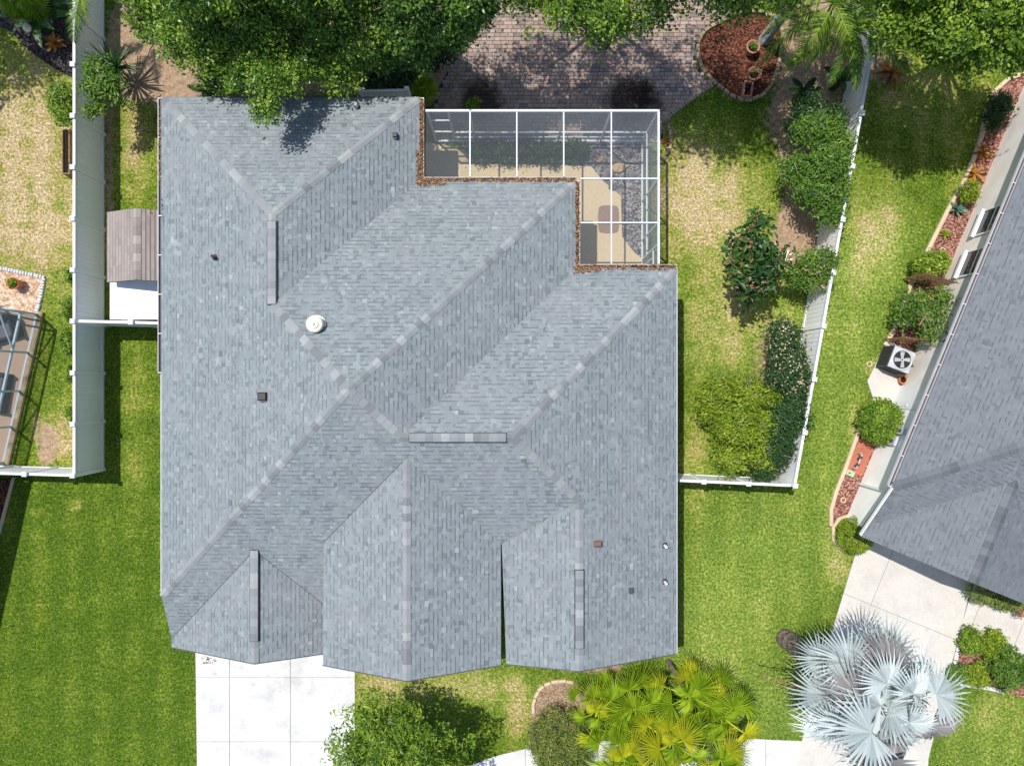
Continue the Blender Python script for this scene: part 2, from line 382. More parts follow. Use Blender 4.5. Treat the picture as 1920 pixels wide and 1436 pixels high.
# ------------------------------------------------------------------ lawn
def dens_axis(a, b, step, far):
    core = np.arange(a, b + step, step)
    out = [far*t for t in (0.08, 0.2, 0.5, 1.0)]
    return np.concatenate([[-o for o in out[::-1]], core, out]) if True else core
gx = dens_axis(-22, 22, 0.2, 400); gy = dens_axis(-17, 17, 0.2, 400)
GX, GY = np.meshgrid(gx, gy)
def splat(lst):
    A = np.zeros(GX.shape)
    for (px, py, rx, ry, amp) in lst:
        x, y = P2(px, py); A += amp*np.exp(-(((GX-x)/(rx/48.9))**2 + ((GY-y)/(ry/48.9))**2))
    return A
dry = splat([(40,250,120,170,.95),(70,440,110,90,.85),(110,600,50,80,.2),(110,760,40,60,.25),(120,830,50,50,.7),
             (255,240,60,110,.45),(255,330,50,60,.25),(255,700,45,90,.25),(250,900,50,120,.15),
             (1300,330,80,90,.8),(1340,420,120,90,.65),(1390,560,130,90,.35),(1330,640,80,80,.25),(1300,860,40,80,.45),(1400,640,60,50,.2),
             (1650,410,60,50,.55),(1620,480,40,70,.5),(1585,600,25,60,.12),(1720,180,150,120,.45),(1800,330,30,60,.2),
             (700,1280,60,40,.6),(850,1285,110,30,.5),(975,1340,40,60,.6),(930,1290,60,30,.2),(1340,1260,40,60,.25),(1350,1180,60,100,.12),(1440,1130,40,60,.1),
             (1575,1060,25,40,.7),(1880,1340,60,50,.35),(1640,690,20,20,.5),(1600,800,12,50,.4),(62,962,8,8,.6),(145,948,8,8,.6)])
soil = splat([(290,130,75,65,1.0),(330,150,50,40,.9),(235,60,30,90,.8),(205,330,12,260,.75),(215,150,30,40,.5),(420,120,120,70,.9),(600,100,240,90,1.0),(780,110,80,90,1.0),
              (1500,430,45,55,1.1),(1505,330,40,90,.8),(1480,470,40,40,.8),(1520,520,30,40,.6),(1460,640,45,60,.55),(1440,760,70,120,.6),(1450,870,50,50,.5),
              (1490,180,40,120,.9),(1540,140,60,100,1.0),(1540,10,70,60,1.0),(1440,230,50,50,.35),(1660,120,60,50,.8),(100,830,26,40,.55),(85,850,20,40,.6),(70,790,25,40,.5),
              (1300,400,14,14,.5),(1360,470,40,20,.3),(1130,1250,50,16,.9),(1050,1240,120,8,.25),(1625,690,16,24,.5)])
soilmask = np.clip(soil, 0, 1); drymask = np.clip(dry, 0, 1)
def lawn_material():
    t = NT('lawn_grass'); p = t.pos()
    d = t.attr('dry'); s = t.attr('soil')
    n1 = t.noise(p, 0.8, 6, 0.62); n2 = t.noise(p, 5, 6, 0.75); n3 = t.noise(p, 11, 4, 0.85)
    nd = t.noise(p, 1.7, 6, 0.7)
    d = t.math('MULTIPLY', d, t.math('MULTIPLY', t.math('SUBTRACT', nd, 0.22, True), 3.3))
    f = t.math('ADD', d, t.math('MULTIPLY', t.math('SUBTRACT', n1, 0.42), 0.95))
    sxp = t.n('ShaderNodeSeparateXYZ'); t.l(p, sxp.inputs[0])
    mow = t.math('MULTIPLY', t.math('SINE', t.math('ADD', t.math('MULTIPLY', sxp.outputs[0], 5.2), t.math('MULTIPLY', n1, 3.0))), 0.07)
    f = t.math('ADD', f, mow)
    f = t.math('ADD', f, t.math('MULTIPLY', t.math('SUBTRACT', n2, 0.5), 1.25))
    grass = t.ramp(f, [(0.0, (.060,.115,.008)), (0.25, (.115,.175,.015)), (0.5, (.235,.25,.05)), (0.75, (.335,.265,.115)), (1.0, (.43,.335,.205))])
    grass = t.mix(t.math('MULTIPLY', t.attr('pale'), 0.95), grass, t.ramp(f, [(0.0, (.145,.222,.034)), (0.3, (.225,.290,.056)), (0.55, (.35,.35,.12)), (0.9, (.46,.38,.21))]))
    dark = t.ramp(n3, [(0.37, (.30,.35,.28)), (0.5, (.95,.96,.9)), (0.63, (2.0,1.9,1.8))])
    grass = t.mix(1.0, grass, dark, 'MULTIPLY')
    so = t.ramp(t.math('ADD', t.math('MULTIPLY', n2, 0.6), t.math('MULTIPLY', n3, 0.4)), [(0.32, (.15,.095,.06)), (0.5, (.34,.235,.155)), (0.68, (.56,.42,.30))])
    sf = t.math('MULTIPLY', t.math('SUBTRACT', t.math('ADD', s, t.math('MULTIPLY', t.math('SUBTRACT', n2, 0.5), 1.5)), 0.40), 3.0, True)
    col = t.mix(sf, grass, so)
    t.bump(n3, 0.8, 0.04)
    return t.fin(col, 0.95, 0.1)
M['lawn'] = lawn_material()
ny, nx = GX.shape
Vg = np.stack([GX.ravel(), GY.ravel(), np.zeros(GX.size)], 1)
ii = (np.arange(ny-1)[:, None]*nx + np.arange(nx-1)[None, :]).ravel()
fl = np.stack([ii, ii+1, ii+nx+1, ii+nx], 1).ravel()
me = np_mesh('lawn', Vg, np.full(len(ii), 4), fl)
pale = np.clip(splat([(1420,1050,160,170,1.0),(1560,700,70,300,1.0),(1330,1200,80,120,.9),(1450,1330,110,100,.9),(1850,1400,120,120,.8),(1380,620,120,160,.55),(1330,380,100,120,.4),(1680,480,60,90,.8),(900,1290,200,50,.5),(1620,560,60,120,.7)]), 0, 1)
for nm, arr in (('dry', drymask), ('soil', soilmask), ('pale', pale)):
    a = me.attributes.new(nm, 'FLOAT', 'POINT'); a.data.foreach_set('value', arr.ravel().astype(np.float32))
lawn = link('lawn', me, None, M['lawn']); tag(lawn, 'mown suburban lawn with lush and dry patches around the houses', 'lawn', kind='structure')

# grass blades (real geometry, nobody could count them)
def grass_blades(n):
    X = rng.uniform(-20.5, 20.5, n); Y = rng.uniform(-15.3, 15.3, n)
    ok = np.ones(n, bool)
    for poly in (HOUSE, PATIO, BED_PATIO, BED_N, BED_N2, BED_F, RING, BED_L, GRAVEL_L, DECK, LANAI_BED, WALK, DRIVE, DRIVE_N, WALK_N, PAD_N):
        ok &= ~inside(poly, X, Y)
    ix = np.clip(((X+22)/0.2).astype(int)+4, 0, nx-1); iy = np.clip(((Y+17)/0.2).astype(int)+4, 0, ny-1)
    sv = soilmask[iy, ix]; dv = drymask[iy, ix]
    ok &= rng.random(n) > sv*1.6
    X, Y, dv = X[ok], Y[ok], dv[ok]; n = len(X)
    a = rng.uniform(0, 2*np.pi, n); L = rng.uniform(.05, .11, n); w = rng.uniform(.010, .02, n)
    ta = a + rng.normal(1.57, .5, n); til = rng.uniform(.7, 1.4, n)
    dx, dy = np.cos(a), np.sin(a)
    V = np.zeros((n, 3, 3), np.float32)
    V[:,0] = np.stack([X-dx*w, Y-dy*w, np.full(n, -.002)], 1); V[:,1] = np.stack([X+dx*w, Y+dy*w, np.full(n, -.002)], 1)
    V[:,2] = np.stack([X+np.cos(ta)*L*np.sin(til), Y+np.sin(ta)*L*np.sin(til), L*np.cos(til)*.6], 1)
    r = np.clip(dv*.6 + rng.normal(.24, .22, n), 0, 1)
    return np_mesh('grass', V.reshape(-1,3), np.full(n,3), np.arange(3*n), r)
M['blade'] = leaf_mat('grass_blade', [(0.0, (.05,.10,.01)), (0.3, (.15,.205,.025)), (0.55, (.34,.34,.10)), (1.0, (.66,.56,.34))], 0.6, 0.25, 0.25)
tag(link('grass', grass_blades(230000), None, M['blade']), 'short grass blades growing all over the lawns', 'grass', kind='stuff')

# ------------------------------------------------------------------ flat sheets: beds, walks, slabs
def sheet(name, poly, z, mat, label, cat, z0=-0.05):
    mb = MB(); mb.prism(poly, z0, z); o = mb.build(name, mat)
    return tag(o, label, cat, kind='structure')
def clip_half(poly, a, b, c):
    """keep a*x+b*y<=c"""
    out = []
    for i in range(len(poly)):
        p, q = poly[i], poly[(i+1) % len(poly)]
        dp = a*p[0]+b*p[1]-c; dq = a*q[0]+b*q[1]-c
        if dp <= 0: out.append(p)
        if (dp < 0 < dq) or (dq < 0 < dp):
            t = dp/(dp-dq); out.append((p[0]+t*(q[0]-p[0]), p[1]+t*(q[1]-p[1])))
    return out
def slabs(parent, poly, us, vs, u, v, org, z, mat, gap=0.012):
    """cut polygon into slabs by grid lines along axes u and v from org"""
    for i in range(len(us)-1):
        for j in range(len(vs)-1):
            pl = poly
            for (ax, lo, hi) in ((u, us[i], us[i+1]), (v, vs[j], vs[j+1])):
                o = ax[0]*org[0]+ax[1]*org[1]
                pl = clip_half(pl, ax[0], ax[1], o+hi-gap)
                if len(pl) > 2: pl = clip_half(pl, -ax[0], -ax[1], -(o+lo+gap))
                if len(pl) < 3: break
            if len(pl) < 3: continue
            MB().prism(pl, -0.03, z).build('slab', mat, parent)
E1 = (1.0, 0.0); N1 = (0.0, 1.0)
dw = sheet('driveway', DRIVE, 0.012, M['joint'], 'white concrete driveway running out from the garage gable', 'driveway')
dxs = [P2(a,0)[0] for a in (360,431,545,675)]; dys = [P2(0,b)[1] for b in (1510,1389,1269,1190)]
slabs(dw, DRIVE, dxs, dys, E1, N1, (0,0), 0.035, M['concrete'])
wk = sheet('walkway', WALK, 0.012, M['joint'], 'pale concrete front walk curving under the fan palms', 'walkway')
slabs(wk, WALK, [P2(a,0)[0] for a in (850,985,1120,1270,1435,1560)], [P2(0,1510)[1], P2(0,1370)[1]], E1, N1, (0,0), 0.034, M['concrete'])
NU = (0.925, -0.380); NV = (0.380, 0.925); NO = (12.94, -3.56)      # frame of the house on the right
dn = sheet('driveway', DRIVE_N, 0.012, M['joint'], 'cream concrete driveway beside the violet-roofed house, silver palm over it', 'driveway')
slabs(dn, DRIVE_N, [-3, 2.62, 9], [-14, -9.5, -4.25, 2], NU, NV, NO, 0.036, M['concrete_n'])
wkn = sheet('walkway', WALK_N, 0.012, M['joint'], 'short concrete entrance path right of the cream driveway', 'walkway')
slabs(wkn, WALK_N, [3, 6.5, 8.3, 12], [-8, 2], NU, NV, NO, 0.034, M['concrete_n'])
pn = sheet('concrete_pad', PAD_N, 0.012, M['joint'], 'concrete side-door landing beside the air conditioner', 'landing')
slabs(pn, PAD_N, [-3, 3], [0.2, 1.75, 4.2, 6], NU, NV, NO, 0.06, M['concrete_n'])
MB().prism(px_poly([(1640,700),(1700,700),(1712,660),(1665,640),(1648,672)]), -0.03, 0.07).build('slab', M['concrete_n'], pn)
sheet('mulch_bed', BED_PATIO, 0.02, M['mulch'], 'teardrop bed of red-brown mulch at the patio corner', 'mulch bed')
sheet('mulch_bed', BED_N, 0.02, M['mulch_r'], 'long narrow red mulch bed beside the white stucco wall', 'mulch bed')
sheet('mulch_bed', BED_N2, 0.02, M['mulch_r'], 'red mulch strip around the clipped round shrub', 'mulch bed')
sheet('mulch_bed', BED_F, 0.02, M['mulch_r'], 'stone-edged mulch bed of small shrubs at the lower right', 'mulch bed')
sheet('mulch_bed', RING, 0.03, M['mulch_t'], 'faded mulch island around the fan palms', 'mulch bed')
sheet('mulch_bed', BED_L, 0.02, M['mulch_d'], 'dark shaded mulch bed in the top left corner', 'mulch bed')
sheet('gravel_bed', GRAVEL_L, 0.03, M['gravel'], 'pale gravel bed north of the left screen cage', 'gravel bed')
sheet('mulch_bed', px_poly([(-60,905),(24,895),(-2,985),(-60,1200)]), 0.02, M['mulch'], 'dark red mulch sliver below the left fence return', 'mulch bed')
MB().prism(px_poly([(24,895),(29,895),(2,1000),(-4,1000)]), -0.03, 0.06).build('bed_curb', M['curb']); tag(bpy.data.objects['bed_curb'], 'thin pinkish curb on the left edge below the fence', 'curb')
deck = sheet('lanai_deck', DECK, 0.05, M['tan_deck'], 'tan painted patio deck inside the white screen cage', 'deck')
sheet('rock_bed', LANAI_BED, 0.025, M['rock'], 'grey rock and plant bed inside the white screen cage', 'rock bed')
sheet('brick_patch', px_poly([(1612,822),(1640,830),(1615,893),(1585,880)]), 0.035, M['brick_red'], 'patch of red pavers between the round shrub and the sign', 'paving')

# ------------------------------------------------------------------ paver patio
patio = sheet('paver_patio', PATIO, 0.006, M['sand'], 'shaded patio of brown and grey tumbled pavers behind the cage', 'patio')
def paver_mesh(w, d, r, name='paver'):
    return MB().box(-w/2, w/2, -d/2, d/2, -0.01, 0.03, r, 0.008).mesh(name)
PW, PD = 0.205, 0.15
pv = [[paver_mesh(PW*f-0.012, PD-0.012, r) for r in (0.02,.15,.28,.4,.52,.64,.76,.88,.98)] for f in (1.0, 1.5)]
rows = []
yy = P2(0,268)[1] + PD/2
row = 0
while yy < 15.4:
    x = -3.4 - random.random()*0.3
    while x < 8.5:
        f = 0 if random.random() < 0.62 else 1
        w = PW*(1.0 if f == 0 else 1.5)
        rows.append((x+w/2, yy, f)); x += w
    yy += PD; row += 1
rx = np.array([r[0] for r in rows]); ry = np.array([r[1] for r in rows])
okp = inside(PATIO, rx, ry) & ~inside(BED_PATIO, rx, ry)
rows = [(a,b,f) for (a,b,f), o in zip(rows, okp) if o]
rows.sort(key=lambda r: abs(r[1]-10.6)+0.25*abs(r[0]-1))      # the ones in open view first
rest = MB()
for i, (x, y, f) in enumerate(rows):
    c = int(np.clip(rng.normal(4, 2.4), 0, 8)); zo = random.uniform(0, .004)
    if i < 300:
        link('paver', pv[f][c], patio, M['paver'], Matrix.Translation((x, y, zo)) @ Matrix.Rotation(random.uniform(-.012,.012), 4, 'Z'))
    else:
        w = PW*(1.0 if f == 0 else 1.5)-0.012
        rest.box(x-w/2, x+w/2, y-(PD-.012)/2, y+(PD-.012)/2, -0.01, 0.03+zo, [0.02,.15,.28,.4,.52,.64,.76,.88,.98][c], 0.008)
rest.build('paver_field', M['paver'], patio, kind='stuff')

# edging stones, one by one
def edging(name, pts, label, mat, w=0.13, ln=0.3, h=0.13, closed=False):
    e = empty(name, (pts[0][0], pts[0][1], 0), 0, label, 'edging')
    pts = [Vector((p[0], p[1], 0)) for p in pts]
    if closed: pts.append(pts[0])
    meshes = [MB().box(-ln*f/2+.008, ln*f/2-.008, -w/2, w/2, -.04, h*g, r, .018).mesh('stone') for f, g, r in ((1,1,.3),(.94,.9,.5),(1,1.08,.7),(.9,.95,.9))]
    acc = 0.0; nxt = ln/2
    for a, b in zip(pts[:-1], pts[1:]):
        L = (b-a).length
        while nxt <= acc + L:
            p = a + (b-a)*((nxt-acc)/L); ang = math.atan2(b.y-a.y, b.x-a.x) + random.uniform(-.06,.06)
            o = link('stone', random.choice(meshes), e, mat, Matrix.Translation(p - e.location + Vector((random.uniform(-.01,.01), random.uniform(-.01,.01), 0))) @ Matrix.Rotation(ang, 4, 'Z'))
            nxt += ln
        acc += L
    return e
edging('stone_edging', [p for p in BED_PATIO], 'buff stone edging around the teardrop mulch bed', M['stone'], closed=True)
edging('stone_edging', smooth_poly(px_poly([(1000,1345),(1000,1310),(1015,1285),(1045,1273),(1085,1280)]),1)[:-2], 'weathered block edging around the mulch island of the fan palms', M['curb'], .12, .3, .1)
edging('stone_edging', px_poly([(1888,1298),(1840,1286),(1790,1280)][::-1]) , 'white block edging below the lower right shrub bed', M['concrete'], .14, .32, .1)
edging('stone_edging', px_poly([(1780,1282),(1792,1228),(1804,1180),(1860,1203),(1930,1236)]), 'white block edging between the lower right shrub bed and the path', M['concrete'], .14, .32, .1)
edging('stone_edging', px_poly([(1243,222),(1253,236),(1258,255),(1255,280),(1245,298)]), 'small curved stone edging outside the cage corner', M['stone'], .12, .26, .1)
edging('stone_edging', px_poly([(-20,499),(40,511),(84,521),(78,555),(70,588)]), 'grey block edging around the left gravel bed', M['grey'], .14, .11, .1)
edging('paver_border', px_poly([(1336,158),(1297,184),(1263,209),(1244,230)]), 'soldier course of pavers along the lawn edge of the patio', M['paver'], .2, .13, .04)
edging('stone_edging', px_poly([(874,112),(862,130),(852,150),(848,175),(850,205)]), 'curved line of pavers set on end in the patio', M['stone'], .1, .24, .05)
def curb_line(name, pts, w, h, mat, label):
    mb = MB(); n = len(pts); L = []; R = []
    for i, p in enumerate(pts):
        a = Vector(pts[max(i-1,0)]); b = Vector(pts[min(i+1,n-1)]); d = (b-a).normalized(); q = Vector((-d.y, d.x))*w/2
        L.append(Vector(p)+q); R.append(Vector(p)-q)
    vs = []
    for i in range(n):
        vs += [(L[i].x,L[i].y,-.05),(L[i].x,L[i].y,h*.8),((L[i].x*.75+R[i].x*.25),(L[i].y*.75+R[i].y*.25),h),((L[i].x*.25+R[i].x*.75),(L[i].y*.25+R[i].y*.75),h),(R[i].x,R[i].y,h*.8),(R[i].x,R[i].y,-.05)]
    fs = [(i*6+j, (i+1)*6+j, (i+1)*6+j+1, i*6+j+1) for i in range(n-1) for j in range(5)] + [tuple(range(6)), tuple((n-1)*6+j for j in range(6))]
    mb.add(vs, fs); return tag(mb.build(name, mat), label, 'curb')
curb_line('concrete_curb', px_poly([(1920,138),(1888,150),(1864,172),(1848,212),(1838,258),(1824,298),(1802,348),(1776,394),(1753,440),(1734,478),(1718,500),(1704,540),(1691,580),(1673,622),(1658,648)]), .15, .12, M['curb'], 'long cream curb along the narrow red mulch bed')
curb_line('concrete_curb', px_poly([(1638,750),(1618,783),(1601,830),(1584,877),(1567,920),(1557,955),(1557,985)]), .14, .12, M['curb'], 'cream curb around the bed of the round shrub')
curb_line('concrete_curb', px_poly([(1590,966),(1572,972),(1561,988),(1562,1012),(1578,1030)]), .13, .12, M['curb'], 'curved curb hugging the clipped topiary ball')

# ------------------------------------------------------------------ roofs
PITCH = 5/12
EXPO = 0.143
def plane(ax, e0, z0=3.0, p=PITCH):
    """roof plane rising from the eave line: ax is the uphill unit vector in plan, e0 the plan coordinate along it of the eave"""
    return (ax, e0, z0, p)
def pz(pl, x, y): return pl[2] + pl[3]*(pl[0][0]*x + pl[0][1]*y - pl[1])
def clip_rect(s0, s1, t0, t1, poly):
    out = [(s0,t0),(s1,t0),(s1,t1),(s0,t1)]
    for i in range(len(poly)):
        a = poly[i]; b = poly[(i+1) % len(poly)]
        nx_, ny_ = b[1]-a[1], -(b[0]-a[0])            # outside normal of a ccw polygon
        out = clip_half(out, nx_, ny_, nx_*a[0]+ny_*a[1])
        if len(out) < 3: return None
    return out
class Roof:
    def __init__(s, parent, mat, cap_mat, seed, wmin=.06, wmax=.2, thick=(.004,.012), n_single=300, center=(0,0), band=.5, expo=EXPO):
        s.parent = parent; s.mat = mat; s.cap = cap_mat; s.seed = seed; s.w = (wmin, wmax); s.th = thick
        s.deck = MB(); s.tabs = []; s.n_single = n_single; s.c = center; s.band = band; s.expo = expo; s.caps = []
    def face(s, pid, pl, poly, trim=True):
        """one convex piece of a roof plane"""
        n = len(poly)
        A = sum(poly[i][0]*poly[(i+1)%n][1]-poly[(i+1)%n][0]*poly[i][1] for i in range(n))
        if A < 0: poly = poly[::-1]
        vt = [(x, y, pz(pl,x,y)-.004) for x, y in poly]; vb = [(x, y, pz(pl,x,y)-.15) for x, y in poly]
        s.deck.add(vt+vb, [tuple(range(n)), tuple(range(n,2*n))[::-1]] + [(i, n+i, n+(i+1)%n, (i+1)%n) for i in range(n)])
        g, e0 = pl[0], pl[1]; e = (g[1], -g[0])          # e: along the eave (so that (e, g) is right-handed)
        st = [(e[0]*x+e[1]*y, g[0]*x+g[1]*y-e0) for x, y in poly]
        ex = s.expo*math.cos(math.atan(pl[3]))
        t_lo = min(q[1] for q in st); t_hi = max(q[1] for q in st)
        c0 = int(math.floor((t_lo+1e-6)/ex)); c1 = int(math.ceil(t_hi/ex))
        s_lo = min(q[0] for q in st); s_hi = max(q[0] for q in st)
        for c in range(c0, c1):
            rr = random.Random(zlib.crc32(f'{s.seed}/{pid}/{c}'.encode()))
            q = -25.0 + rr.random()*.4
            run = rr.random(); left = 0
            while q < s_hi:
                w = rr.uniform(*s.w); a, b = q, q+w; q = b
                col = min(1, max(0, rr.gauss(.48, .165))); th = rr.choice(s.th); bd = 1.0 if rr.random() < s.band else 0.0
                if b < s_lo: continue
                cl = clip_rect(a, b, c*ex, (c+1)*ex, st)
                if not cl: continue
                top = []; uvs = []
                for (ss, tt) in cl:
                    x = e[0]*ss + g[0]*(tt+e0); y = e[1]*ss + g[1]*(tt+e0)
                    v = (tt-c*ex)/ex
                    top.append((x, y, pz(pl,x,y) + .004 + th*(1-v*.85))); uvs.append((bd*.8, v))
                s.tabs.append((top, uvs, col))
    def ridge(s, A, B, pa, pb, vent=None, w=.13, step=.245, lift=.026, kind='ridge_cap'):
        """caps from the lower end A to the upper end B over planes pa, pb"""
        A = Vector(A); B = Vector(B); d = (B-A); L = d.length; d.normalize(); q = Vector((-d.y, d.x))
        n = max(1, int(round(L/step))); st = L/n
        v_lo, v_hi = 1.0, 0.0
        zf = lambda p: min(pz(pa, p.x, p.y), pz(pb, p.x, p.y))
        for i in range(n):
            a = A + d*(st*i); b = A + d*(st*(i+1.12) if i < n-1 else L)
            hi = 0.0
            if vent and vent[0] <= st*(i+.5)/L <= vent[1]: hi = .075; v_lo = min(v_lo, st*i/L); v_hi = max(v_hi, min(1, st*(i+1.1)/L))
            vs = []; mids = (a, b)
            for j, p in enumerate(mids):
                for off in (-w, 0, w):
                    u = p + q*off; z = zf(u) + lift - j*.012
                    if hi: z = zf(p + q*off*.35) + hi - j*.01
                    vs.append((u.x, u.y, z))
            vs += [(v[0], v[1], v[2]-(.035 if not hi else .02)) for v in vs]
            mb = MB(); col = min(1, max(0, random.gauss(.5, .36)))
            fs = [(0,1,4,3),(1,2,5,4),(0,6,7,1),(1,7,8,2),(3,4,10,9),(4,5,11,10),(0,3,9,6),(2,8,11,5)]
            mb.add(vs, fs, col, [[(0,.2)]*4 for _ in fs]); s.caps.append((mb, kind))
        if vent:
            a = A + d*(L*v_lo-.02); b = A + d*(L*v_hi+.02); mb = MB(); vs = []
            for p in (a, b):
                for off in (-w-.02, 0, w+.02):
                    u = p + q*off; vs.append((u.x, u.y, zf(p + q*off*.35)+.05))
            vs += [(v[0], v[1], v[2]-.14) for v in vs]
            mb.add(vs, [(0,1,4,3),(1,2,5,4),(0,6,7,1),(1,7,8,2),(3,4,10,9),(4,5,11,10),(0,3,9,6),(2,8,11,5)])
            s.vents = getattr(s, 'vents', []) + [mb]
    def finish(s, name='roof'):
        r = s.deck.build(name, M['deck_board'], s.parent)
        order = sorted(range(len(s.tabs)), key=lambda i: -len(s.tabs[i][0])*0 + abs(s.tabs[i][0][0][0]-s.c[0]) + abs(s.tabs[i][0][0][1]-s.c[1]))
        V = []; F = []; R = []; UV = []
        def put(mb_v, mb_f, mb_r, mb_u, tab):
            top, uvs, col = tab; n = len(top); b = len(mb_v)
            mb_v += top; mb_v += [(x, y, z-.03) for x, y, z in top]
            mb_f.append([b+i for i in range(n)]); mb_r.append(col); mb_u += uvs
            for i in range(n):
                j = (i+1) % n
                mb_f.append([b+i, b+n+i, b+n+j, b+j]); mb_r.append(col*.7); mb_u += [(0,0)]*4
        singles = set(order[:s.n_single])
        for i, tab in enumerate(s.tabs):
            if i in singles:
                v, f, rr, u = [], [], [], []; put(v, f, rr, u, tab)
                link('shingle', np_mesh('shingle', v, [len(q) for q in f], [w for q in f for w in q], rr, u), r, s.mat)
            else: put(V, F, R, UV, tab)
        o = link('shingle_field', np_mesh('shingle_field', V, [len(q) for q in F], [w for q in F for w in q], R, UV), r, s.mat); o['kind'] = 'stuff'
        for mb, kd in s.caps: mb.build(kd, s.cap, r)
        for mb in getattr(s, 'vents', []): mb.build('ridge_vent', M['black'], r)
        return r

# ---- the main house
house = empty('house', (0,0,0), 0, 'large central house with a grey-blue shingled hip and gable roof', 'house')
XW, YN1, XE1, YN2, XE2, YN3, XE3, YS, YF = -11.93, 9.7, -3.14, 6.87, 2.18, 3.9, 5.6, -7.24, -9.25
pW = plane((1,0), XW); pN1 = plane((0,-1), -YN1); pE1 = plane((-1,0), -XE1); pN2 = plane((0,-1), -YN2); pE2 = plane((-1,0), -XE2)
pN3 = plane((0,-1), -YN3); pE3 = plane((-1,0), -XE3); pS = plane((0,1), YS)
PK = (-4.875, -0.185); RA = (-7.535, 5.305); RB = (-7.535, 2.475); RC = (-3.39, -1.67); RD = (.03, -1.67); RE = (2.15, -3.79)
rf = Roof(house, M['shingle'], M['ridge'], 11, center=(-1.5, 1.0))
rf.face('W', pW, [(XW,YN1), RA, RB, (XW,RB[1])]); rf.face('W', pW, [(XW,RB[1]), RB, PK, (XW,YS)])
rf.face('N1', pN1, [(XW,YN1), (XE1,YN1), RA]); rf.face('E1', pE1, [(XE1,YN1), RA, RB, (XE1,YN2)])
rf.face('N2', pN2, [(XE1,YN2), (XE2,YN2), PK, RB]); rf.face('E2', pE2, [(XE2,YN2), PK, RC, (XE2,YN3)])
rf.face('N3', pN3, [(XE2,YN3), (XE3,YN3), RD, RC])
rf.face('E3', pE3, [(XE3,YN3), RD, RE, (XE3,RE[1])]); rf.face('E3', pE3, [(XE3,RE[1]), RE, (RE[0],YF+.05), (XE3,YF+.05)])
rf.face('S', pS, [(XW,YS), PK, (PK[0],YS)]); rf.face('S', pS, [PK, RC, (RC[0],YS), (PK[0],YS)])
rf.face('S', pS, [RC, RD, (RD[0],-5.3), (RC[0],-5.3)]); rf.face('S', pS, [RD, RE, (RD[0],-5.3)])
rf.face('S', pS, [(XW,YS), (-6.0,YS), (-6.0,-8.98), (XW,-8.98)])
# garage gable, centre gable, right gable
gx0, gzr = -8.5, 3.72
pGW = plane((1,0), gx0, gzr); pGE = plane((-1,0), -gx0, gzr); yG = YS + (gzr-3)/PITCH
rf.face('GW', pGW, [(gx0,yG), (gx0,YF), (XW,YF), (XW, yG-(gx0-XW))]); rf.face('GE', pGE, [(gx0,yG), (-6.1, yG-(gx0+6.1)*-1), (-6.1,YF), (gx0,YF)])
cx0, czr = -3.28, 5.05
pCW = plane((1,0), cx0, czr); pCE = plane((-1,0), -cx0, czr); yC = YS + (czr-3)/PITCH
rf.face('CW', pCW, [(cx0,yC), (-6.2,yC-2.92), (-6.2,YF), (cx0,YF)]); rf.face('CE', pCE, [(cx0,yC), (-.36,yC-2.92), (-.36,YF), (cx0,YF)])
rx0, rzr = 2.15, pz(pE3, 2.15, 0)
pRW = plane((1,0), rx0, rzr, .25)
yR = YS + (rzr-.25*(rx0+.33)-3)/PITCH
rf.face('RW', pRW, [RE, (-.335,yR), (-.19,YF+.05), (rx0,YF+.05)])
# hips and ridges
rf.ridge((XW+.05,YN1-.05), RA, pW, pN1); rf.ridge((XE1-.05,YN1-.05), RA, pE1, pN1)
rf.ridge(RA, RB, pW, pE1, (.05,.97)); rf.ridge(RB, PK, pW, pN2)
rf.ridge((XE2-.05,YN2-.05), PK, pN2, pE2); rf.ridge((XW+.05,YS+.05), PK, pW, pS)
rf.ridge(RC, PK, pE2, pS); rf.ridge(RC, RD, pN3, pS, (.1,.9))
rf.ridge((XE3-.05,YN3-.05), RD, pN3, pE3); rf.ridge(RE, RD, pS, pE3)
rf.ridge((rx0,YF+.06), RE, pRW, pE3, (.13,.60)); rf.ridge((cx0,YF+.01), (cx0,yC), pCW, pCE); rf.ridge((gx0,YF+.01), (gx0,yG), pGW, pGE, (.19,.97))
roof = rf.finish()
def valley(A, Bp, pa, pb, w=.022):
    A = Vector(A); Bp = Vector(Bp); d = (Bp-A).normalized(); q = Vector((-d.y, d.x)); vs = []
    for p in (A, Bp):
        for off in (-w, w):
            u = p + q*off; vs.append((u.x, u.y, max(pz(pa,u.x,u.y), pz(pb,u.x,u.y))+.02))
    MB().add(vs, [(0,1,3,2)]).build('valley_flashing', M['dark'], roof)
for a_, b_, p1_, p2_ in (((cx0,yC),(-6.2,yC-2.92),pCW,pS),((gx0,yG),(XW,yG-(gx0-XW)),pGW,pS),((gx0,yG),(-6.1,yG-2.4),pGE,pS)): valley(a_, b_, p1_, p2_, .007)
def drip(a, b, pl, out, mat=M['grey']):
    MB().bar((a[0]+out[0]*.016, a[1]+out[1]*.016, pz(pl,*a)-.03), (b[0]+out[0]*.016, b[1]+out[1]*.016, pz(pl,*b)-.03), .03, .07).build('drip_edge', mat, roof)
drip((XE3,YN3), (XE3,YF+.05), pE3, (1,0)); drip((XW,.3), (XW,YS), pW, (-1,0)); drip((XW,YN1), (XE1,YN1), pN1, (0,1), M['dark'])
for a_, b_, p_ in (((XW,YF),(gx0,YF),pGW),((gx0,YF),(-6.1,YF),pGE),((-6.2,YF),(cx0,YF),pCW),((cx0,YF),(-.36,YF),pCE),((-.19,YF+.05),(rx0,YF+.05),pRW),((rx0,YF+.05),(XE3,YF+.05),pE3)): drip(a_, b_, p_, (0,-1), M['dark'])
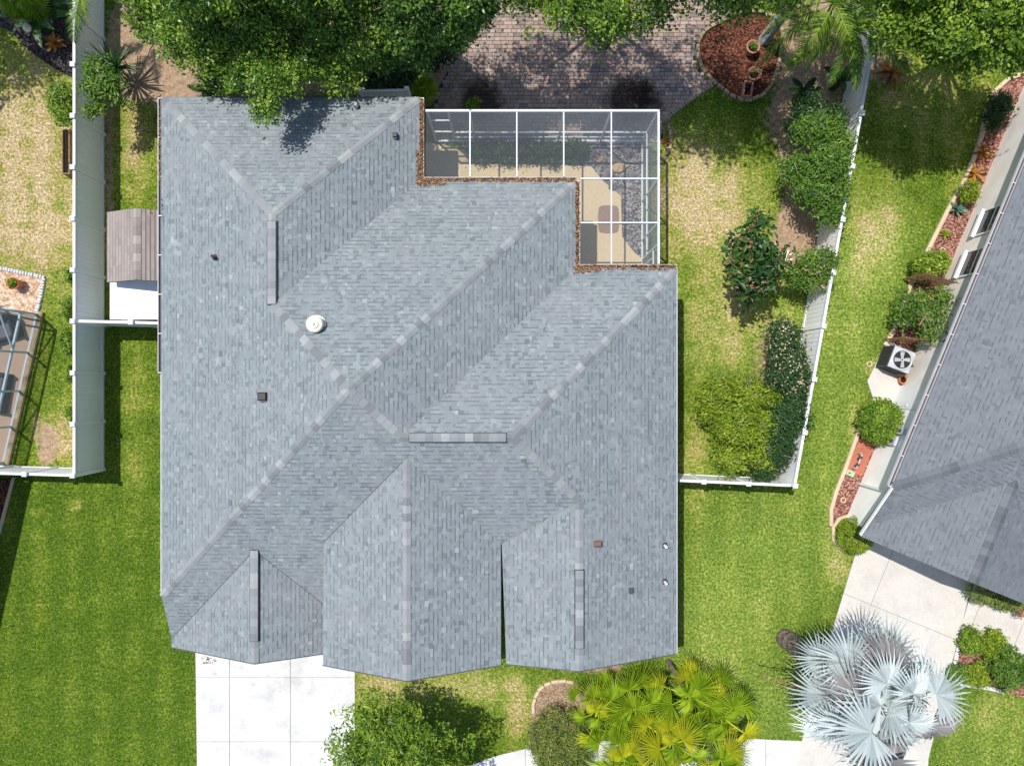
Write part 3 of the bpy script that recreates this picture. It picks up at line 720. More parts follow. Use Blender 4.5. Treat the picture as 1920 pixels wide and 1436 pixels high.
# walls
def wall(x0, x1, y0, y1, z1): MB().box(x0, x1, y0, y1, 0, z1).build('wall', M['stucco_h'], house)
wall(-11.5,-3.55,-6.8,9.3,2.86); wall(-3.548,1.8,-4.9,6.48,2.86); wall(1.802,5.2,-8.85,3.5,2.86); wall(-11.498,-5.9,-8.85,-6.802,2.2)
wall(-5.898,-.75,-8.85,-4.902,3.72); wall(.1,1.8,-8.848,-4.904,3.74)
def gable(pts): 
    n = len(pts); mb = MB()
    vs = [(x, -8.856, z) for x, z in pts] + [(x, -8.70, z) for x, z in pts]
    mb.add(vs, [tuple(range(n)), tuple(range(n,2*n))[::-1]] + [(i,(i+1)%n,n+(i+1)%n,n+i) for i in range(n)]).build('gable_wall', M['stucco_h'], house)
gable([(-11.5,2.2),(-5.9,2.2),(-5.9,2.5),(gx0,gzr-.16),(-11.5,2.36)]); gable([(-5.9,3.7),(-.75,3.7),(cx0,czr-.16)]); gable([(.1,2.8),(5.2,2.8),(5.2,2.95),(rx0,rzr-.16),(.1,3.75)])
gd = MB().box(-10.9,-6.4,-8.9,-8.862,0.05,2.15).build('garage_door', M['white'], house)
for i in range(4):
    for j in range(6): MB().box(-10.85+j*.74,-10.85+j*.74+.68,-8.915,-8.902,.12+i*.52,.12+i*.52+.44).build('door_panel', M['white'], gd)
# gutters with hangers
def gutter(a, b, out, mat=M['gutter_w'], inner=M['gutter'], hang=1.25, parent=house, z=3.0):
    a = Vector(a); b = Vector(b); o = Vector(out); d = (b-a).normalized(); L = (b-a).length
    def strip(o0, o1, z0, z1, mt, nm, par):
        mb = MB(); vs = []
        for p in (a, b):
            for off in (o0, o1):
                for zz in (z0, z1): vs.append((p.x+o.x*off, p.y+o.y*off, zz))
        mb.add(vs, [(0,1,3,2),(4,6,7,5),(0,2,6,4),(1,5,7,3),(0,4,5,1),(2,3,7,6)]); return mb.build(nm, mt, par)
    g = strip(.005, .135, z-.155, z-.14, mat, 'gutter', parent)
    strip(.122, .138, z-.138, z-.02, mat, 'gutter_lip', g); strip(.006, .014, z-.138, z-.03, mat, 'gutter_back', g)
    strip(.016, .120, z-.136, z-.10, inner, 'gutter_trough', g)
    n = max(1, int(L/hang))
    for i in range(n+1):
        p = a + d*(L*i/n); q = p + o*.137
        MB().bar((p.x+o.x*.015, p.y+o.y*.015, z-.03), (q.x, q.y, z-.03), .03, .012).build('gutter_hanger', mat, g)
    return g
gutter((XW,YN1), (XW,0.35), (-1,0)); gutter((XE1,YN1), (XE1,YN2), (1,0), hang=5); gutter((XE1+.14,YN2), (XE2,YN2), (0,1), hang=6)
gutter((XE2,YN2), (XE2,YN3+.14), (1,0), hang=6); gutter((XE2+.14,YN3), (XE3,YN3), (0,1), hang=6)

# roof fittings
def on_roof(px, py, pl, dz=0.0):
    z = 4.0
    for _ in range(20):
        x, y, _z = P(px, py, z); z = pz(pl, x, y)
    return Vector((x, y, z + dz))
def fit(name, px, py, pl, *pieces):
    p = on_roof(px, py, pl); par = None
    for (nm, prof, mt) in pieces:
        mb = MB().lathe(prof, (0,0,0), 20); o = mb.build(nm, mt, house if par is None else par, nm == 'pipe')
        if par is None: o.location = p; par = o
    return par
fit('roof_ventilator', 594, 609, pN2, ('ventilator_base', [(.30,-.1),(.30,.02),(.17,.05),(.17,.22)], M['cream']), ('ventilator_cap', [(.26,.20),(.27,.24),(.24,.30),(.15,.33),(.145,.36),(.05,.38),(.03,.43),(.005,.44)], M['cream']))
for (px, py, pl, mt) in ((404,483,pW,M['brown_m']),(1246,1022,pE3,M['grey']),(1246,1090,pE3,M['grey']),(670,201,pN1,M['grey'])):
    fit('vent_pipe', px, py, pl, ('pipe', [(.07,-.1),(.07,.02),(.052,.05),(.052,.28),(.035,.28),(.035,.2)], mt), ('pipe_boot', [(.10,-.06),(.10,.03),(.06,.06)], M['black']))
def box_vent(px, py, pl, w, d, h, mt):
    p = on_roof(px, py, pl); b = MB().box(-w/2, w/2, -d/2, d/2, -.12, h, .5, .03).build('box_vent', mt, house); b.location = p
    b.rotation_euler = (0, 0, 0); MB().box(-w/2-.08, w/2+.08, -d/2-.08, d/2+.08, -.06, .015).build('vent_flange', M['shingle'], b).rotation_euler = (-pl[0][1]*-math.atan(pl[3]), -pl[0][0]*math.atan(pl[3]), 0)
    MB().box(-w/2+.03, w/2-.03, -d/2-.03, -d/2+.0, .02, h-.05).build('vent_louver', M['dark'], b)
box_vent(494, 743, pW, .28, .26, .17, M['black']); box_vent(1120, 1018, pE3, .26, .17, .15, M['brown_m']); box_vent(1183, 1106, pE3, .17, .17, .09, M['dark']); box_vent(742, 256, pE1, .16, .16, .16, M['black'])

# ---- leaf clouds
def leaf_mesh(pos, size, aspect=.45, up=.6, rnd=None, out=None, curl=.25):
    n = len(pos); nrm = rng.normal(0, 1, (n,3)); nrm /= np.linalg.norm(nrm, axis=1)[:,None]
    nrm[:,2] += up*1.7
    if out is not None: nrm += out*.5
    nrm /= np.linalg.norm(nrm, axis=1)[:,None]
    a = rng.normal(0, 1, (n,3)); a -= nrm*(a*nrm).sum(1)[:,None]; a /= np.linalg.norm(a, axis=1)[:,None]
    b = np.cross(nrm, a)
    L = size*rng.uniform(.45, 1.4, n)[:,None]; W = L*aspect
    V = np.empty((n,4,3), np.float32)
    V[:,0] = pos - a*L*.5; V[:,1] = pos + b*W*.5 - a*L*.02 + nrm*L*curl*.3; V[:,2] = pos + a*L*.5 - nrm*L*curl*.2; V[:,3] = pos - b*W*.5 - a*L*.02 + nrm*L*curl*.3
    return np_mesh('leaves', V.reshape(-1,3), np.full(n,4), np.arange(4*n), rnd)
def cloud(blobs, n, size, clump=.35, per=40, shell=.55, low=-.35, spread=.9, rough=1.0):
    """positions of leaves in clumps over ellipsoid blobs"""
    B = np.array([tuple(b[:6]) + ((b[6],) if len(b) > 6 else (1.0,)) for b in blobs], float); vol = (B[:,3]*B[:,4]+B[:,4]*B[:,5]*.6+B[:,3]*B[:,5]*.6)*B[:,6]; pr = vol/vol.sum()
    nc = max(8, n//per); bi = rng.choice(len(B), nc, p=pr)
    d = rng.normal(0, 1, (nc,3)); d /= np.linalg.norm(d, axis=1)[:,None]
    d[:,2] = np.where(d[:,2] < low, -d[:,2], d[:,2])
    ph = rng.uniform(0, 6.28, (len(B),3)); wob = np.sin(3.3*d[:,0]+ph[bi,0])+np.sin(3.9*d[:,1]+ph[bi,1])+np.sin(4.1*d[:,2]+ph[bi,2])
    rad = (shell + (1-shell)*rng.random(nc)**.6)*(1+rough*.10*wob+rough*.10*rng.normal(0,1,nc))
    C = B[bi,:3] + d*B[bi,3:6]*rad[:,None]
    cr = rng.uniform(0, 1, nc)
    cw = rng.uniform(.35, 1.6, nc); li = rng.choice(nc, n, p=cw/cw.sum())
    off = rng.normal(0, 1, (n,3))*clump*np.array([1,1,.62])*spread*.55*(.6+.45*cw[li])[:,None]
    pos = C[li] + off
    pos[:,2] = np.maximum(pos[:,2], .04)
    hgt = np.clip((off[:,2]/(clump*.5)+1)*.5, 0, 1)  # shading painted into the leaf colour: lighter towards the top of each clump
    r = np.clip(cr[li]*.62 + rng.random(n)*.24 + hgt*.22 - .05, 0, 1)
    return pos, r, d[li], C
def plant(name, label, cat, base, blobs, n, size, mat, clump=.35, per=40, shell=.55, trunk=.05, group=None, extra=(), aspect=.45, up=.6, low=-.35, limbs=6, bark='bark', twigs=0, crown='crown', trunk_name='trunk', rough=1.0, straight=False):
    e = empty(name, (base[0], base[1], 0), 0, label, cat, group)
    pos, r, d, C = cloud(blobs, n, size, clump, per, shell, low, rough=rough)
    off = np.array([base[0], base[1], 0])
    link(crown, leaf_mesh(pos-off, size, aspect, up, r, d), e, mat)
    mb = MB(); B = sorted(blobs, key=lambda b: -b[3]*b[4]); top = np.mean([b[:3] for b in blobs], axis=0)
    fork = Vector((base[0]*.6+top[0]*.4-base[0], base[1]*.6+top[1]*.4-base[1], max(.15, top[2]*.45)))
    if straight: fork = Vector((0.05, -.05, 4.2))
    mb.tube([(0,0,-.05), (fork.x*.4, fork.y*.4, fork.z*.5), fork], [trunk*1.35, trunk, trunk*.85], 8)
    for b in B[:limbs]:
        t = Vector((b[0]-base[0], b[1]-base[1], b[2]+b[5]*.3)); m = fork.lerp(t, .5) + Vector((random.uniform(-.1,.1), random.uniform(-.1,.1), .15*b[5]))
        mb.tube([fork, m, t], [trunk*.42, trunk*.24, trunk*.07], 6, cap=False)
    mb.build(trunk_name, M[bark], e, True)
    if twigs:
        tw = MB(); idx = rng.choice(len(C), min(twigs, len(C)), replace=False)
        for i in idx:
            c = Vector(C[i]) - Vector(off); q = c + Vector((random.uniform(-.35,.35), random.uniform(-.35,.35), random.uniform(.02,.2)))
            tw.tube([c, (c+q)/2 + Vector((0,0,.04)), q], [.014, .01, .004], 4, cap=False)
        tw.build('bare_twigs', M['twig'], e, kind='stuff')
    for (nm, mt, nn, sz) in extra:
        p2, r2, d2, _ = cloud(blobs, nn, sz, clump*.7, max(3, per//8), .95, .1)
        link(nm, leaf_mesh(p2-off + np.array([0,0,.03]), sz, .9, 1.2, r2), e, M[mt])['kind'] = 'stuff'
    return e
def B(px, py, z, rx, ry=None, rz=None, w=1.0):
    x, y, _ = P(px, py, z); return (x, y, z, rx, ry or rx, rz or rx*.75, w)

# leaf litter lying in the gutters
def litter(name, label, pts, n, z=2.98):
    pos = []
    for (a, b, w, share) in pts:
        m = int(n*share); t = rng.random(m)[:,None]; a = np.array(a, float); b = np.array(b, float)
        d = (b-a)/np.linalg.norm(b-a); q = np.array([-d[1], d[0]])
        xy = a + (b-a)*t + q*rng.uniform(w[0], w[1], m)[:,None]
        zz = np.array([max([0]+[min(pz(p, x, y) for p in pls) for pls in ((pN1,pE1,pW),(pN2,pE2),(pN3,pE3))]) for x, y in xy])
        pos.append(np.column_stack([xy, np.maximum(zz, z-.07) + rng.uniform(.02,.06,m)]))
    pos = np.concatenate(pos)
    return tag(link(name, leaf_mesh(pos, .075, .5, 1.0, rng.random(len(pos))), None, M['dry']), label, 'leaf litter', kind='stuff')
litter('leaf_litter', 'brown oak leaves piled in the roof gutters beside the cage',
       [((XE1+.07,YN1), (XE1+.07,YN2), (-.07,.07), .16), ((XE1,YN2), (XE2,YN2), (-.04,.11), .24), ((XE1-.1,YN2-.05), (XE1+.9,YN2), (-.16,.1), .10), ((XE1-.05,YN2+1.0), (XE1-.02,YN2-.1), (-.06,.14), .08),
        ((XE2+.05,YN2), (XE2+.05,YN3), (-.08,.08), .14), ((XE2,YN3), (XE3,YN3), (-.06,.12), .16), ((XE2-.1,YN3-.05), (XE2+.8,YN3), (-.14,.1), .06), ((XW-.07,YN1), (XW-.07,5.5), (-.04,.04), .04)], 2900)
litter('fallen_leaves', 'few dry leaves scattered on the driveway beside the garage eave', [((P2(378,1234)), (P2(405,1238)), (-.10,.12), 1.0)], 34)
for o in (bpy.data.objects['fallen_leaves'],):
    z = np.zeros(len(o.data.vertices)*3, np.float32); o.data.vertices.foreach_get('co', z); z = z.reshape(-1,3); z[:,2] = z[:,2]-z[:,2].min()+.037; o.data.vertices.foreach_set('co', z.ravel())

# ------------------------------------------------------------------ the white screen cage
cage = empty('screen_cage', (1.0, 6.6, 0), 0, 'white framed screen cage with a flat mesh roof over the patio deck', 'screen cage')
CO = Vector(cage.location)
def cbar(nm, a, b, w, h, mat=M['alum']):
    MB().bar(Vector(a)-CO, Vector(b)-CO, w, h).build(nm, mat, cage)
ZT = 2.98; CX, CY = 4.99, 9.26
bx_ = [-1.43, .163, 1.76, 3.38]; by_ = [6.95, 5.45]
cbar('roof_beam', (XE1+.2,CY,ZT), (CX+.03,CY,ZT), .07, .08); cbar('roof_beam', (CX,CY-.036,ZT), (CX,YN3+.15,ZT), .07, .08)
for x in bx_: cbar('roof_beam', (x,CY-.045,ZT), (x,(YN2 if x < 2.3 else YN3)+.15,ZT), .042, .08)
for y in by_: cbar('roof_beam', (XE2+.15,y,ZT+.003), (CX-.036,y,ZT+.003), .042, .08)
for x in [XE1+.24,-2.18]+bx_+[CX]: cbar('post', (x,CY,.02), (x,CY,ZT-.04), .06, .06)
for y in by_+[4.72,3.95]: cbar('post', (CX,y,.02), (CX,y,ZT-.04), .06, .06)
cbar('chair_rail', (-2.15,CY,.97), (CX,CY,.97), .06, .05); cbar('chair_rail', (CX,CY,.97), (CX,4.75,.97), .06, .05)
cbar('kick_rail', (-2.15,CY,.45), (CX,CY,.45), .05, .05, M['alum_b']); cbar('sole_plate', (XE1+.24,CY,.05), (CX,CY,.05), .07, .05); cbar('sole_plate', (CX,CY,.05), (CX,3.95,.05), .07, .05)
cbar('door_rail', (XE1+.27,CY+.004,2.1), (-2.2,CY+.004,2.1), .05, .06); cbar('door_rail', (XE1+.27,CY+.004,1.0), (-2.2,CY+.004,1.0), .05, .08)
cbar('door_stile', (CX+.004,4.42,.1), (CX+.004,4.42,2.1), .05, .05); cbar('door_rail', (CX+.004,4.72,2.1), (CX+.004,3.95,2.1), .05, .06)
def quad(nm, vs, mat): MB().add([Vector(v)-CO for v in vs], [(0,1,2,3)]).build(nm, mat, cage)
xs_ = [XE1+.2]+bx_+[CX]
for a, b in zip(xs_[:-1], xs_[1:]):
    yb = YN2+.14 if b < 2.3 else by_[0]
    quad('roof_screen', [(a,CY,ZT+.02),(b,CY,ZT+.02),(b,yb,ZT+.02),(a,yb,ZT+.02)], M['screen'])
    quad('wall_screen', [(a,CY,.08),(b,CY,.08),(b,CY,ZT-.05),(a,CY,ZT-.05)], M['screen_side'])
for (y1, y0) in ((6.95,5.45),(5.45,YN3+.14)):
    for a, b in ((XE2+.14,3.38),(3.38,CX)): quad('roof_screen', [(a,y1,ZT+.02),(b,y1,ZT+.02),(b,y0,ZT+.02),(a,y0,ZT+.02)], M['screen'])
ys_ = [CY,6.95,5.45,4.72,3.95]
for a, b in zip(ys_[:-1], ys_[1:]): quad('wall_screen', [(CX,a,.08),(CX,b,.08),(CX,b,ZT-.05),(CX,a,ZT-.05)], M['screen_side'])
# mat and inside plants
mp = smooth_poly(px_poly([(1122,386),(1160,386),(1160,438),(1122,438)]), 1)
mp = smooth_poly([ (x,y) for x,y in px_poly([(1121,392),(1127,386),(1154,386),(1160,392),(1160,432),(1154,438),(1127,438),(1121,432)])], 1)
tag(MB().prism(mp, .052, .07).build('outdoor_mat', M['mat']), 'brown rounded rectangular mat on the tan deck in the cage', 'mat')
for i, px in enumerate((905, 945, 985, 1030, 1075)):
    x, y = P2(px, 287 + (i % 2)*4)
    plant('low_hedge_plant', ['low leafy hedge plant in the cage bed, nearest the screen door', 'low hedge plant second from the left in the cage bed', 'low hedge plant in the middle of the cage bed', 'low hedge plant second from the right in the cage bed', 'low hedge plant at the right end of the cage bed row'][i], 'shrub', (x,y), [(x,y,.28,.5,.42,.25)], 1500, .1, M['deep'], .2, 20, trunk=.02, group='low hedge inside the cage')
for i, (px, py, r, mt, lb) in enumerate(((1160,315,.24,'boulder','tan layered boulder in the dark rock bed of the cage'),(1128,300,.13,'boulder','small tan boulder beside the cage hedge'),(1175,285,.22,'stone_dark','grey boulder in the upper corner of the cage bed'),(1140,330,.2,'stone_dark','dark boulder at the bend of the tan deck edge'),(1185,330,.17,'stone_dark','dark boulder close to the right cage wall'),(1150,352,.15,'stone_dark','small dark boulder below the tan boulder'))):
    x, y = P2(px, py); mb = MB(); pr = []
    for j in range(6):
        a = j/5; pr.append((r*math.cos(a*1.5)**.5*random.uniform(.85,1.1) if j < 5 else .03, r*.8*a))
    o = mb.lathe(pr, (0,0,0), 9).build('boulder', M[mt]); o.location = (x, y, .01); o.scale = (1.25, .9, 1); o.rotation_euler = (0,0,i*1.3)
    for v in o.data.vertices: v.co += Vector((random.uniform(-.03,.03), random.uniform(-.03,.03), random.uniform(-.02,.02) if v.co.z > .02 else 0))
    tag(o, lb, 'boulder')

# ------------------------------------------------------------------ white vinyl fences
PICK = {}
def fence(a, b, label, h=1.83, panel=1.83, start_post=True, end_post=True, face=1):
    a = Vector((a[0],a[1],0)); b = Vector((b[0],b[1],0)); d = (b-a); L = d.length; d.normalize(); rz = math.atan2(d.y, d.x)
    e = empty('vinyl_fence', a, rz, label, 'fence')
    n = max(1, int(round(L/panel))); w = L/n
    if 'post' not in PICK:
        PICK['post'] = MB().box(-.065,.065,-.065,.065,-.05,1.90).mesh('post')
        PICK['cap'] = MB().add([(-.085,-.085,1.902),(.085,-.085,1.902),(.085,.085,1.902),(-.085,.085,1.902),(-.085,-.085,1.935),(.085,-.085,1.935),(.085,.085,1.935),(-.085,.085,1.935),(0,0,1.985)],
                               [(0,3,2,1),(0,1,5,4),(1,2,6,5),(2,3,7,6),(3,0,4,7),(4,5,8),(5,6,8),(6,7,8),(7,4,8)]).mesh('cap')
        PICK['picket'] = MB().prism([(-.072,0),(-.060,-.018),(.060,-.018),(.072,0),(.060,.018),(-.060,.018)], .06, 1.72).mesh('picket')
    for i in range(n+1):
        if (i == 0 and not start_post) or (i == n and not end_post): continue
        p = link('post', PICK['post'], e, M['vinyl'], Matrix.Translation((w*i,0,0)))
        link('post_cap', PICK['cap'], p, M['white'])
    for i in range(n):
        x0, x1 = w*i+.066, w*(i+1)-.066
        MB().box(x0, x1, -.045, .045, 1.70, h).build('top_rail', M['white'], e)
        MB().box(x0, x1, -.038, .038, .05, .19).build('bottom_rail', M['vinyl'], e)
        m = int((x1-x0)/.152); s = (x1-x0)/m
        for j in range(m):
            link('picket', PICK['picket'], e, M['vinyl'], Matrix.Translation((x0+s*(j+.5), random.uniform(-.003,.003), random.uniform(-.004,.004))) @ Matrix.Diagonal((s*.997/.144,1,1,1)).to_4x4())
    return e
fx = -15.65
fence((fx,2.2), (fx,15.0), 'long white vinyl fence on the left, from the shed up to the top edge')
fence((fx,-3.3), (fx,2.19), 'bluish shaded white fence section on the left, below the shed', start_post=False, end_post=False)
fence((-20.8,-3.15), (fx,-3.3), 'white fence return at the lower left, running off the left edge')
fence((fx+.1,2.21), (-11.6,2.12), 'white fence cross-piece in front of the shed', start_post=False)
fence((10.1,-3.66), (13.15,13.4), 'long slanting white vinyl fence behind the right hedges')
fence((5.25,-3.45), (10.02,-3.66), 'white fence return joining the house to the right fence', start_post=False, end_post=False)
fence((-5.42,10.42), (-3.75,10.46), 'short white fence screen behind the top roof edge', panel=1.7)

# ------------------------------------------------------------------ shed and storage box on the left
shed = empty('garden_shed', (-14.5, 4.9, 0), 0, 'small shed with a faded brown shingle gable roof beside the left fence', 'shed')
sx0, sx1, sxr = P2(200,0,1.95)[0], -12.1, P2(257,0,2.45)[0]
sy0, sy1 = P2(0,528,2.1)[1], P2(0,396,2.1)[1]
pSW = plane((1,0), sxr, 2.5, .42); pSE = plane((-1,0), -sxr, 2.5, .42)
def rel(poly, e): return poly
sr = Roof(None, M['shed_roof'], M['shed_roof'], 5, .28, .34, (.012,), 0, band=1.0)
sr.face('sw', pSW, [(sxr,sy0),(sxr,sy1),(sx0,sy1),(sx0,sy0)]); sr.face('se', pSE, [(sxr,sy0),(sxr,sy1),(sx1,sy1),(sx1,sy0)])
sr.ridge((sxr,sy0+.02), (sxr,sy1-.02), pSW, pSE, w=.14, step=.3)
sroof = sr.finish('shed_roof'); sroof.parent = shed; sroof.matrix_parent_inverse = Matrix.Translation(-Vector(shed.location))
MB().box(sx0+.15+14.5, sx1-.15+14.5, sy0+.2-4.9, sy1-.2-4.9, 0, 1.8).build('wall', M['stucco'], shed)
MB().box(.75, 1.7, sy0+.17-4.9, sy0+.196-4.9, .05, 1.75).build('door', M['white'], shed)
bx0, bx1, by0, by1 = P2(205,0,1.5)[0], -12.0, P2(0,600,1.5)[1]+.02, sy0+.15
sb = empty('storage_box', ((bx0+bx1)/2, (by0+by1)/2, 0), 0, 'white resin storage box in front of the brown shed', 'storage box')
hx, hy = (bx1-bx0)/2, (by1-by0)/2
MB().box(-hx+.05, hx-.05, -hy+.05, hy-.05, 0, 1.42, .5, .02).build('body', M['white'], sb)
lid = MB().box(-hx, hx, -hy, hy, 1.421, 1.5, .5, .03).build('lid', M['white'], sb)
for q in (-.75,-.2,.3,.38): MB().lathe([(.018,1.5),(.018,1.51)], (q*hx,-hy+.2,0), 8).build('bolt', M['dark'], lid)

# ------------------------------------------------------------------ cage of the left neighbour
lc = empty('screen_cage', (-18.17, 2.62, 0), 0, 'grey-blue framed screen cage cut off by the left edge', 'screen cage')
A_, B_ = Vector((-18.17,2.62,0)), Vector((-19.45,-3.05,0)); dAB = (B_-A_).normalized(); NW = Vector((-.975,.2,0)).normalized()
def lbar(nm, a, b, w, h, mat=M['alum_b']): MB().bar(a-A_, b-A_, w, h).build(nm, mat, lc)
Zv = lambda z: Vector((0,0,z))
for t in (0, 1.5, 3.0, 4.4, 5.8):
    p = A_ + dAB*t; lbar('post', p, p+Zv(2.15), .07, .07)
for t in (1.4, 2.8):
    p = A_ + NW*t; lbar('post', p, p+Zv(2.15), .07, .07)
for z in (.08, .95, 2.15):
    lbar('rail', A_+Zv(z), B_+Zv(z), .07, .09); lbar('rail', A_+Zv(z)+dAB*.04, A_+NW*5+Zv(z), .07, .09 if z > .1 else .2)
for t in (0, 3.0): lbar('brace', A_+dAB*t+Zv(2.1), A_+dAB*(t+1.4)+Zv(.95), .05, .05); 
for t0, t1 in ((0,1.5),(1.5,3),(3,4.4),(4.4,5.8)):
    p, q = A_+dAB*t0-A_, A_+dAB*t1-A_
    MB().add([p+Zv(.1), q+Zv(.1), q+Zv(2.15), p+Zv(2.15)], [(0,1,2,3)]).build('wall_screen', M['screen_side'], lc)
ldeck = MB().prism([tuple(v)[:2] for v in (A_, B_, B_+NW*6, A_+NW*6)], -.03, .05).build('patio_slab', concrete('tan_slab', lin((170,146,126)), .6)); tag(ldeck, 'tan patio slab inside the left screen cage', 'patio', kind='structure')
curb_line('concrete_curb', [tuple((A_+Vector((.12,0,0))+dAB*t)[:2]) for t in (-.1, 2, 4, 5.9)], .2, .14, M['stone'], 'low block curb along the left screen cage')
lh = empty('house', (-19.45,-3.05,0), 0, 'house beyond the lower left edge whose eave shades the lawn there', 'house')
LV = Vector((-.213,-.977)); LU = Vector((-.977,.213)); LO = Vector((-19.40,-3.0))
def LUV(u, v): q = LO + LU*u + LV*v; return (q.x, q.y)
lW = plane(tuple(LU), LU.dot(LO)); lN = plane(tuple(LV), LV.dot(LO)); 
lr = Roof(None, M['shingle_n'], M['ridge_n'], 31, .2, .4, (.006,), 0, expo=.3)
lr.face('e', lW, [LUV(0,0),LUV(5,5),LUV(5,12),LUV(0,12)]); lr.face('n', lN, [LUV(0,0),LUV(5,5),LUV(10,0)])
lr.ridge(LUV(.05,.05), LUV(5,5), lW, lN)
lroof = lr.finish('roof'); lroof.parent = lh; lroof.matrix_parent_inverse = Matrix.Translation(-Vector(lh.location))
lw_ = MB().prism([LUV(.5,.5),LUV(9.5,.5),LUV(9.5,12),LUV(.5,12)], 0, 2.85).build('wall', M['stucco'], None); lw_.parent = lh; lw_.matrix_parent_inverse = Matrix.Translation(-Vector(lh.location))
def wicker_seat(x, y, rz, label, w=.9):
    e = empty('patio_sofa', (x,y,.05), rz, label, 'sofa')
    MB().box(-w/2, w/2, -.4, .4, 0, .32, .5, .03).build('base', M['wicker'], e); MB().box(-w/2+.1, w/2-.1, -.38, .25, .325, .45, .5, .05).build('cushion', M['dark'], e)
    MB().box(-w/2, w/2, .26, .41, .33, .8, .5, .04).build('backrest', M['wicker'], e)
    for s in (-1,1): MB().box(s*(w/2-.05)-.05, s*(w/2-.05)+.05, -.4, .255, .325, .6, .5, .03).build('armrest', M['wicker'], e)
wicker_seat(-19.35, 2.0, .3, 'dark patio sofa in the top corner of the left cage', 1.2)
wicker_seat(-19.6, -.35, 1.4, 'dark patio sofa in the lower part of the left cage', 1.5)

# ------------------------------------------------------------------ house on the right
nh = empty('house', (NO[0], NO[1], 0), 0, 'neighbouring house with a violet-grey shingle roof cut off at the right edge', 'house')
def UV(u, v): return (NO[0]+NU[0]*u+NV[0]*v, NO[1]+NU[1]*u+NV[1]*v)
def dot(a, b): return a[0]*b[0]+a[1]*b[1]
nW = plane(NU, dot(NU,NO)); nS = plane(NV, dot(NV,NO)); nE = plane((-NU[0],-NU[1]), -dot(NU,UV(14,0)))
nr = Roof(None, M['shingle_n'], M['ridge_n'], 23, .07, .2, (.004,.009), 120, center=(15.2,-2), band=.35)
nr.face('w', nW, [UV(0,0),UV(7,7),UV(7,19),UV(0,19)]); nr.face('s', nS, [UV(0,0),UV(14,0),UV(7,7)]); nr.face('e', nE, [UV(14,0),UV(14,19),UV(7,19),UV(7,7)])
nr.face('s', nS, [UV(0,0),UV(0,-1.7),UV(14,-1.7),UV(14,0)])
gr = UV(3.3,0); nGW = plane(NU, dot(NU,gr), 3.72); nGE = plane((-NU[0],-NU[1]), -dot(NU,gr), 3.72); gv = .72/PITCH
nr.face('gw', nGW, [UV(3.3,gv),UV(3.3,-1.95),UV(0,-1.95),UV(0,gv-3.3)]); nr.face('ge', nGE, [UV(3.3,gv),UV(6.6,gv-3.3),UV(6.6,-1.95),UV(3.3,-1.95)])
nr.ridge(UV(.05,.05), UV(7,7), nW, nS, w=.17); nr.ridge(UV(7,19), UV(7,7), nW, nE, w=.17); nr.ridge(UV(3.3,-1.94), UV(3.3,gv), nGW, nGE, w=.18); nr.ridge(UV(13.95,.05), UV(7,7), nE, nS, w=.17)
nroof = nr.finish('roof'); nroof.parent = nh; nroof.matrix_parent_inverse = Matrix.Translation(-Vector(nh.location))
nrz = math.atan2(NU[1], NU[0]); RN = Matrix.Rotation(nrz, 4, 'Z')
def nbox(nm, u0, u1, v0, v1, z0, z1, mat, par=nh, bev=0):
    o = MB().box(u0, u1, v0, v1, z0, z1, .5, bev).build(nm, mat, par)
    if par is nh: o.matrix_local = RN
    return o
M['stucco_w'] = plain('bright_white_stucco', lin((248,247,244)), 0.9, 0.1, 0.03, 1.5)
nbox('wall', .5, 13.5, 3.95, 18.6, 0, 2.84, M['stucco']); nbox('wall', .5, 13.5, .3, 3.948, 0, 2.84, M['stucco_w']); nbox('wall', .5, 13.4, -1.62, .298, 0, 2.15, M['stucco_w'])
for v0 in (8.28, 9.93):
    w = nbox('window', .46, .499, v0, v0+.95, .95, 2.2, M['glass'])
    for (a,b,c,d_,e_,f_) in ((.33,.498,v0-.08,v0+1.03,.84,.948),(.42,.47,v0-.06,v0-.002,.95,2.26),(.42,.47,v0+.952,v0+1.01,.95,2.26),(.42,.47,v0,v0+.95,2.202,2.26),(.44,.458,v0,v0+.95,1.55,1.6)):
        nbox('window_frame' if c >= v0-.07 else 'window_sill', a, b, c, d_, e_, f_, M['white'], w)
dr = nbox('side_door', .46, .499, 3.0, 3.95, .06, 2.1, M['white']); nbox('door_handle', .42, .458, 3.1, 3.2, 1.0, 1.05, M['grey'], dr)
nbox('fascia', .0, .02, 0, 19, 2.83, 2.86, M['white'])
gg = gutter(UV(0,0.02), UV(0,19), (-NU[0],-NU[1]), M['gutter_w'], M['dark'], 1.1, None); gg.parent = nh; gg.matrix_parent_inverse = Matrix.Translation(-Vector(nh.location))
gp = MB().bar((*UV(-.02,0),3.02),(*UV(-.02,-1.9),2.30),.05,.12).build('rake_trim', M['white'], None); gp.parent = nh; gp.matrix_parent_inverse = Matrix.Translation(-Vector(nh.location))
for (v0, z0, s) in ((1.55,1.0,.3),(2.0,1.3,.25),(2.35,.9,.2)):
    m = nbox('meter_box', .36, .498, v0, v0+s, z0, z0+s*1.3, M['grey']); nbox('meter_dial', .33, .358, v0+s*.3, v0+s*.7, z0+s*.4, z0+s*.9, M['dark'], m)
nbox('downspout', .38, .498, -.18, -.10, .1, 2.8, M['white'])

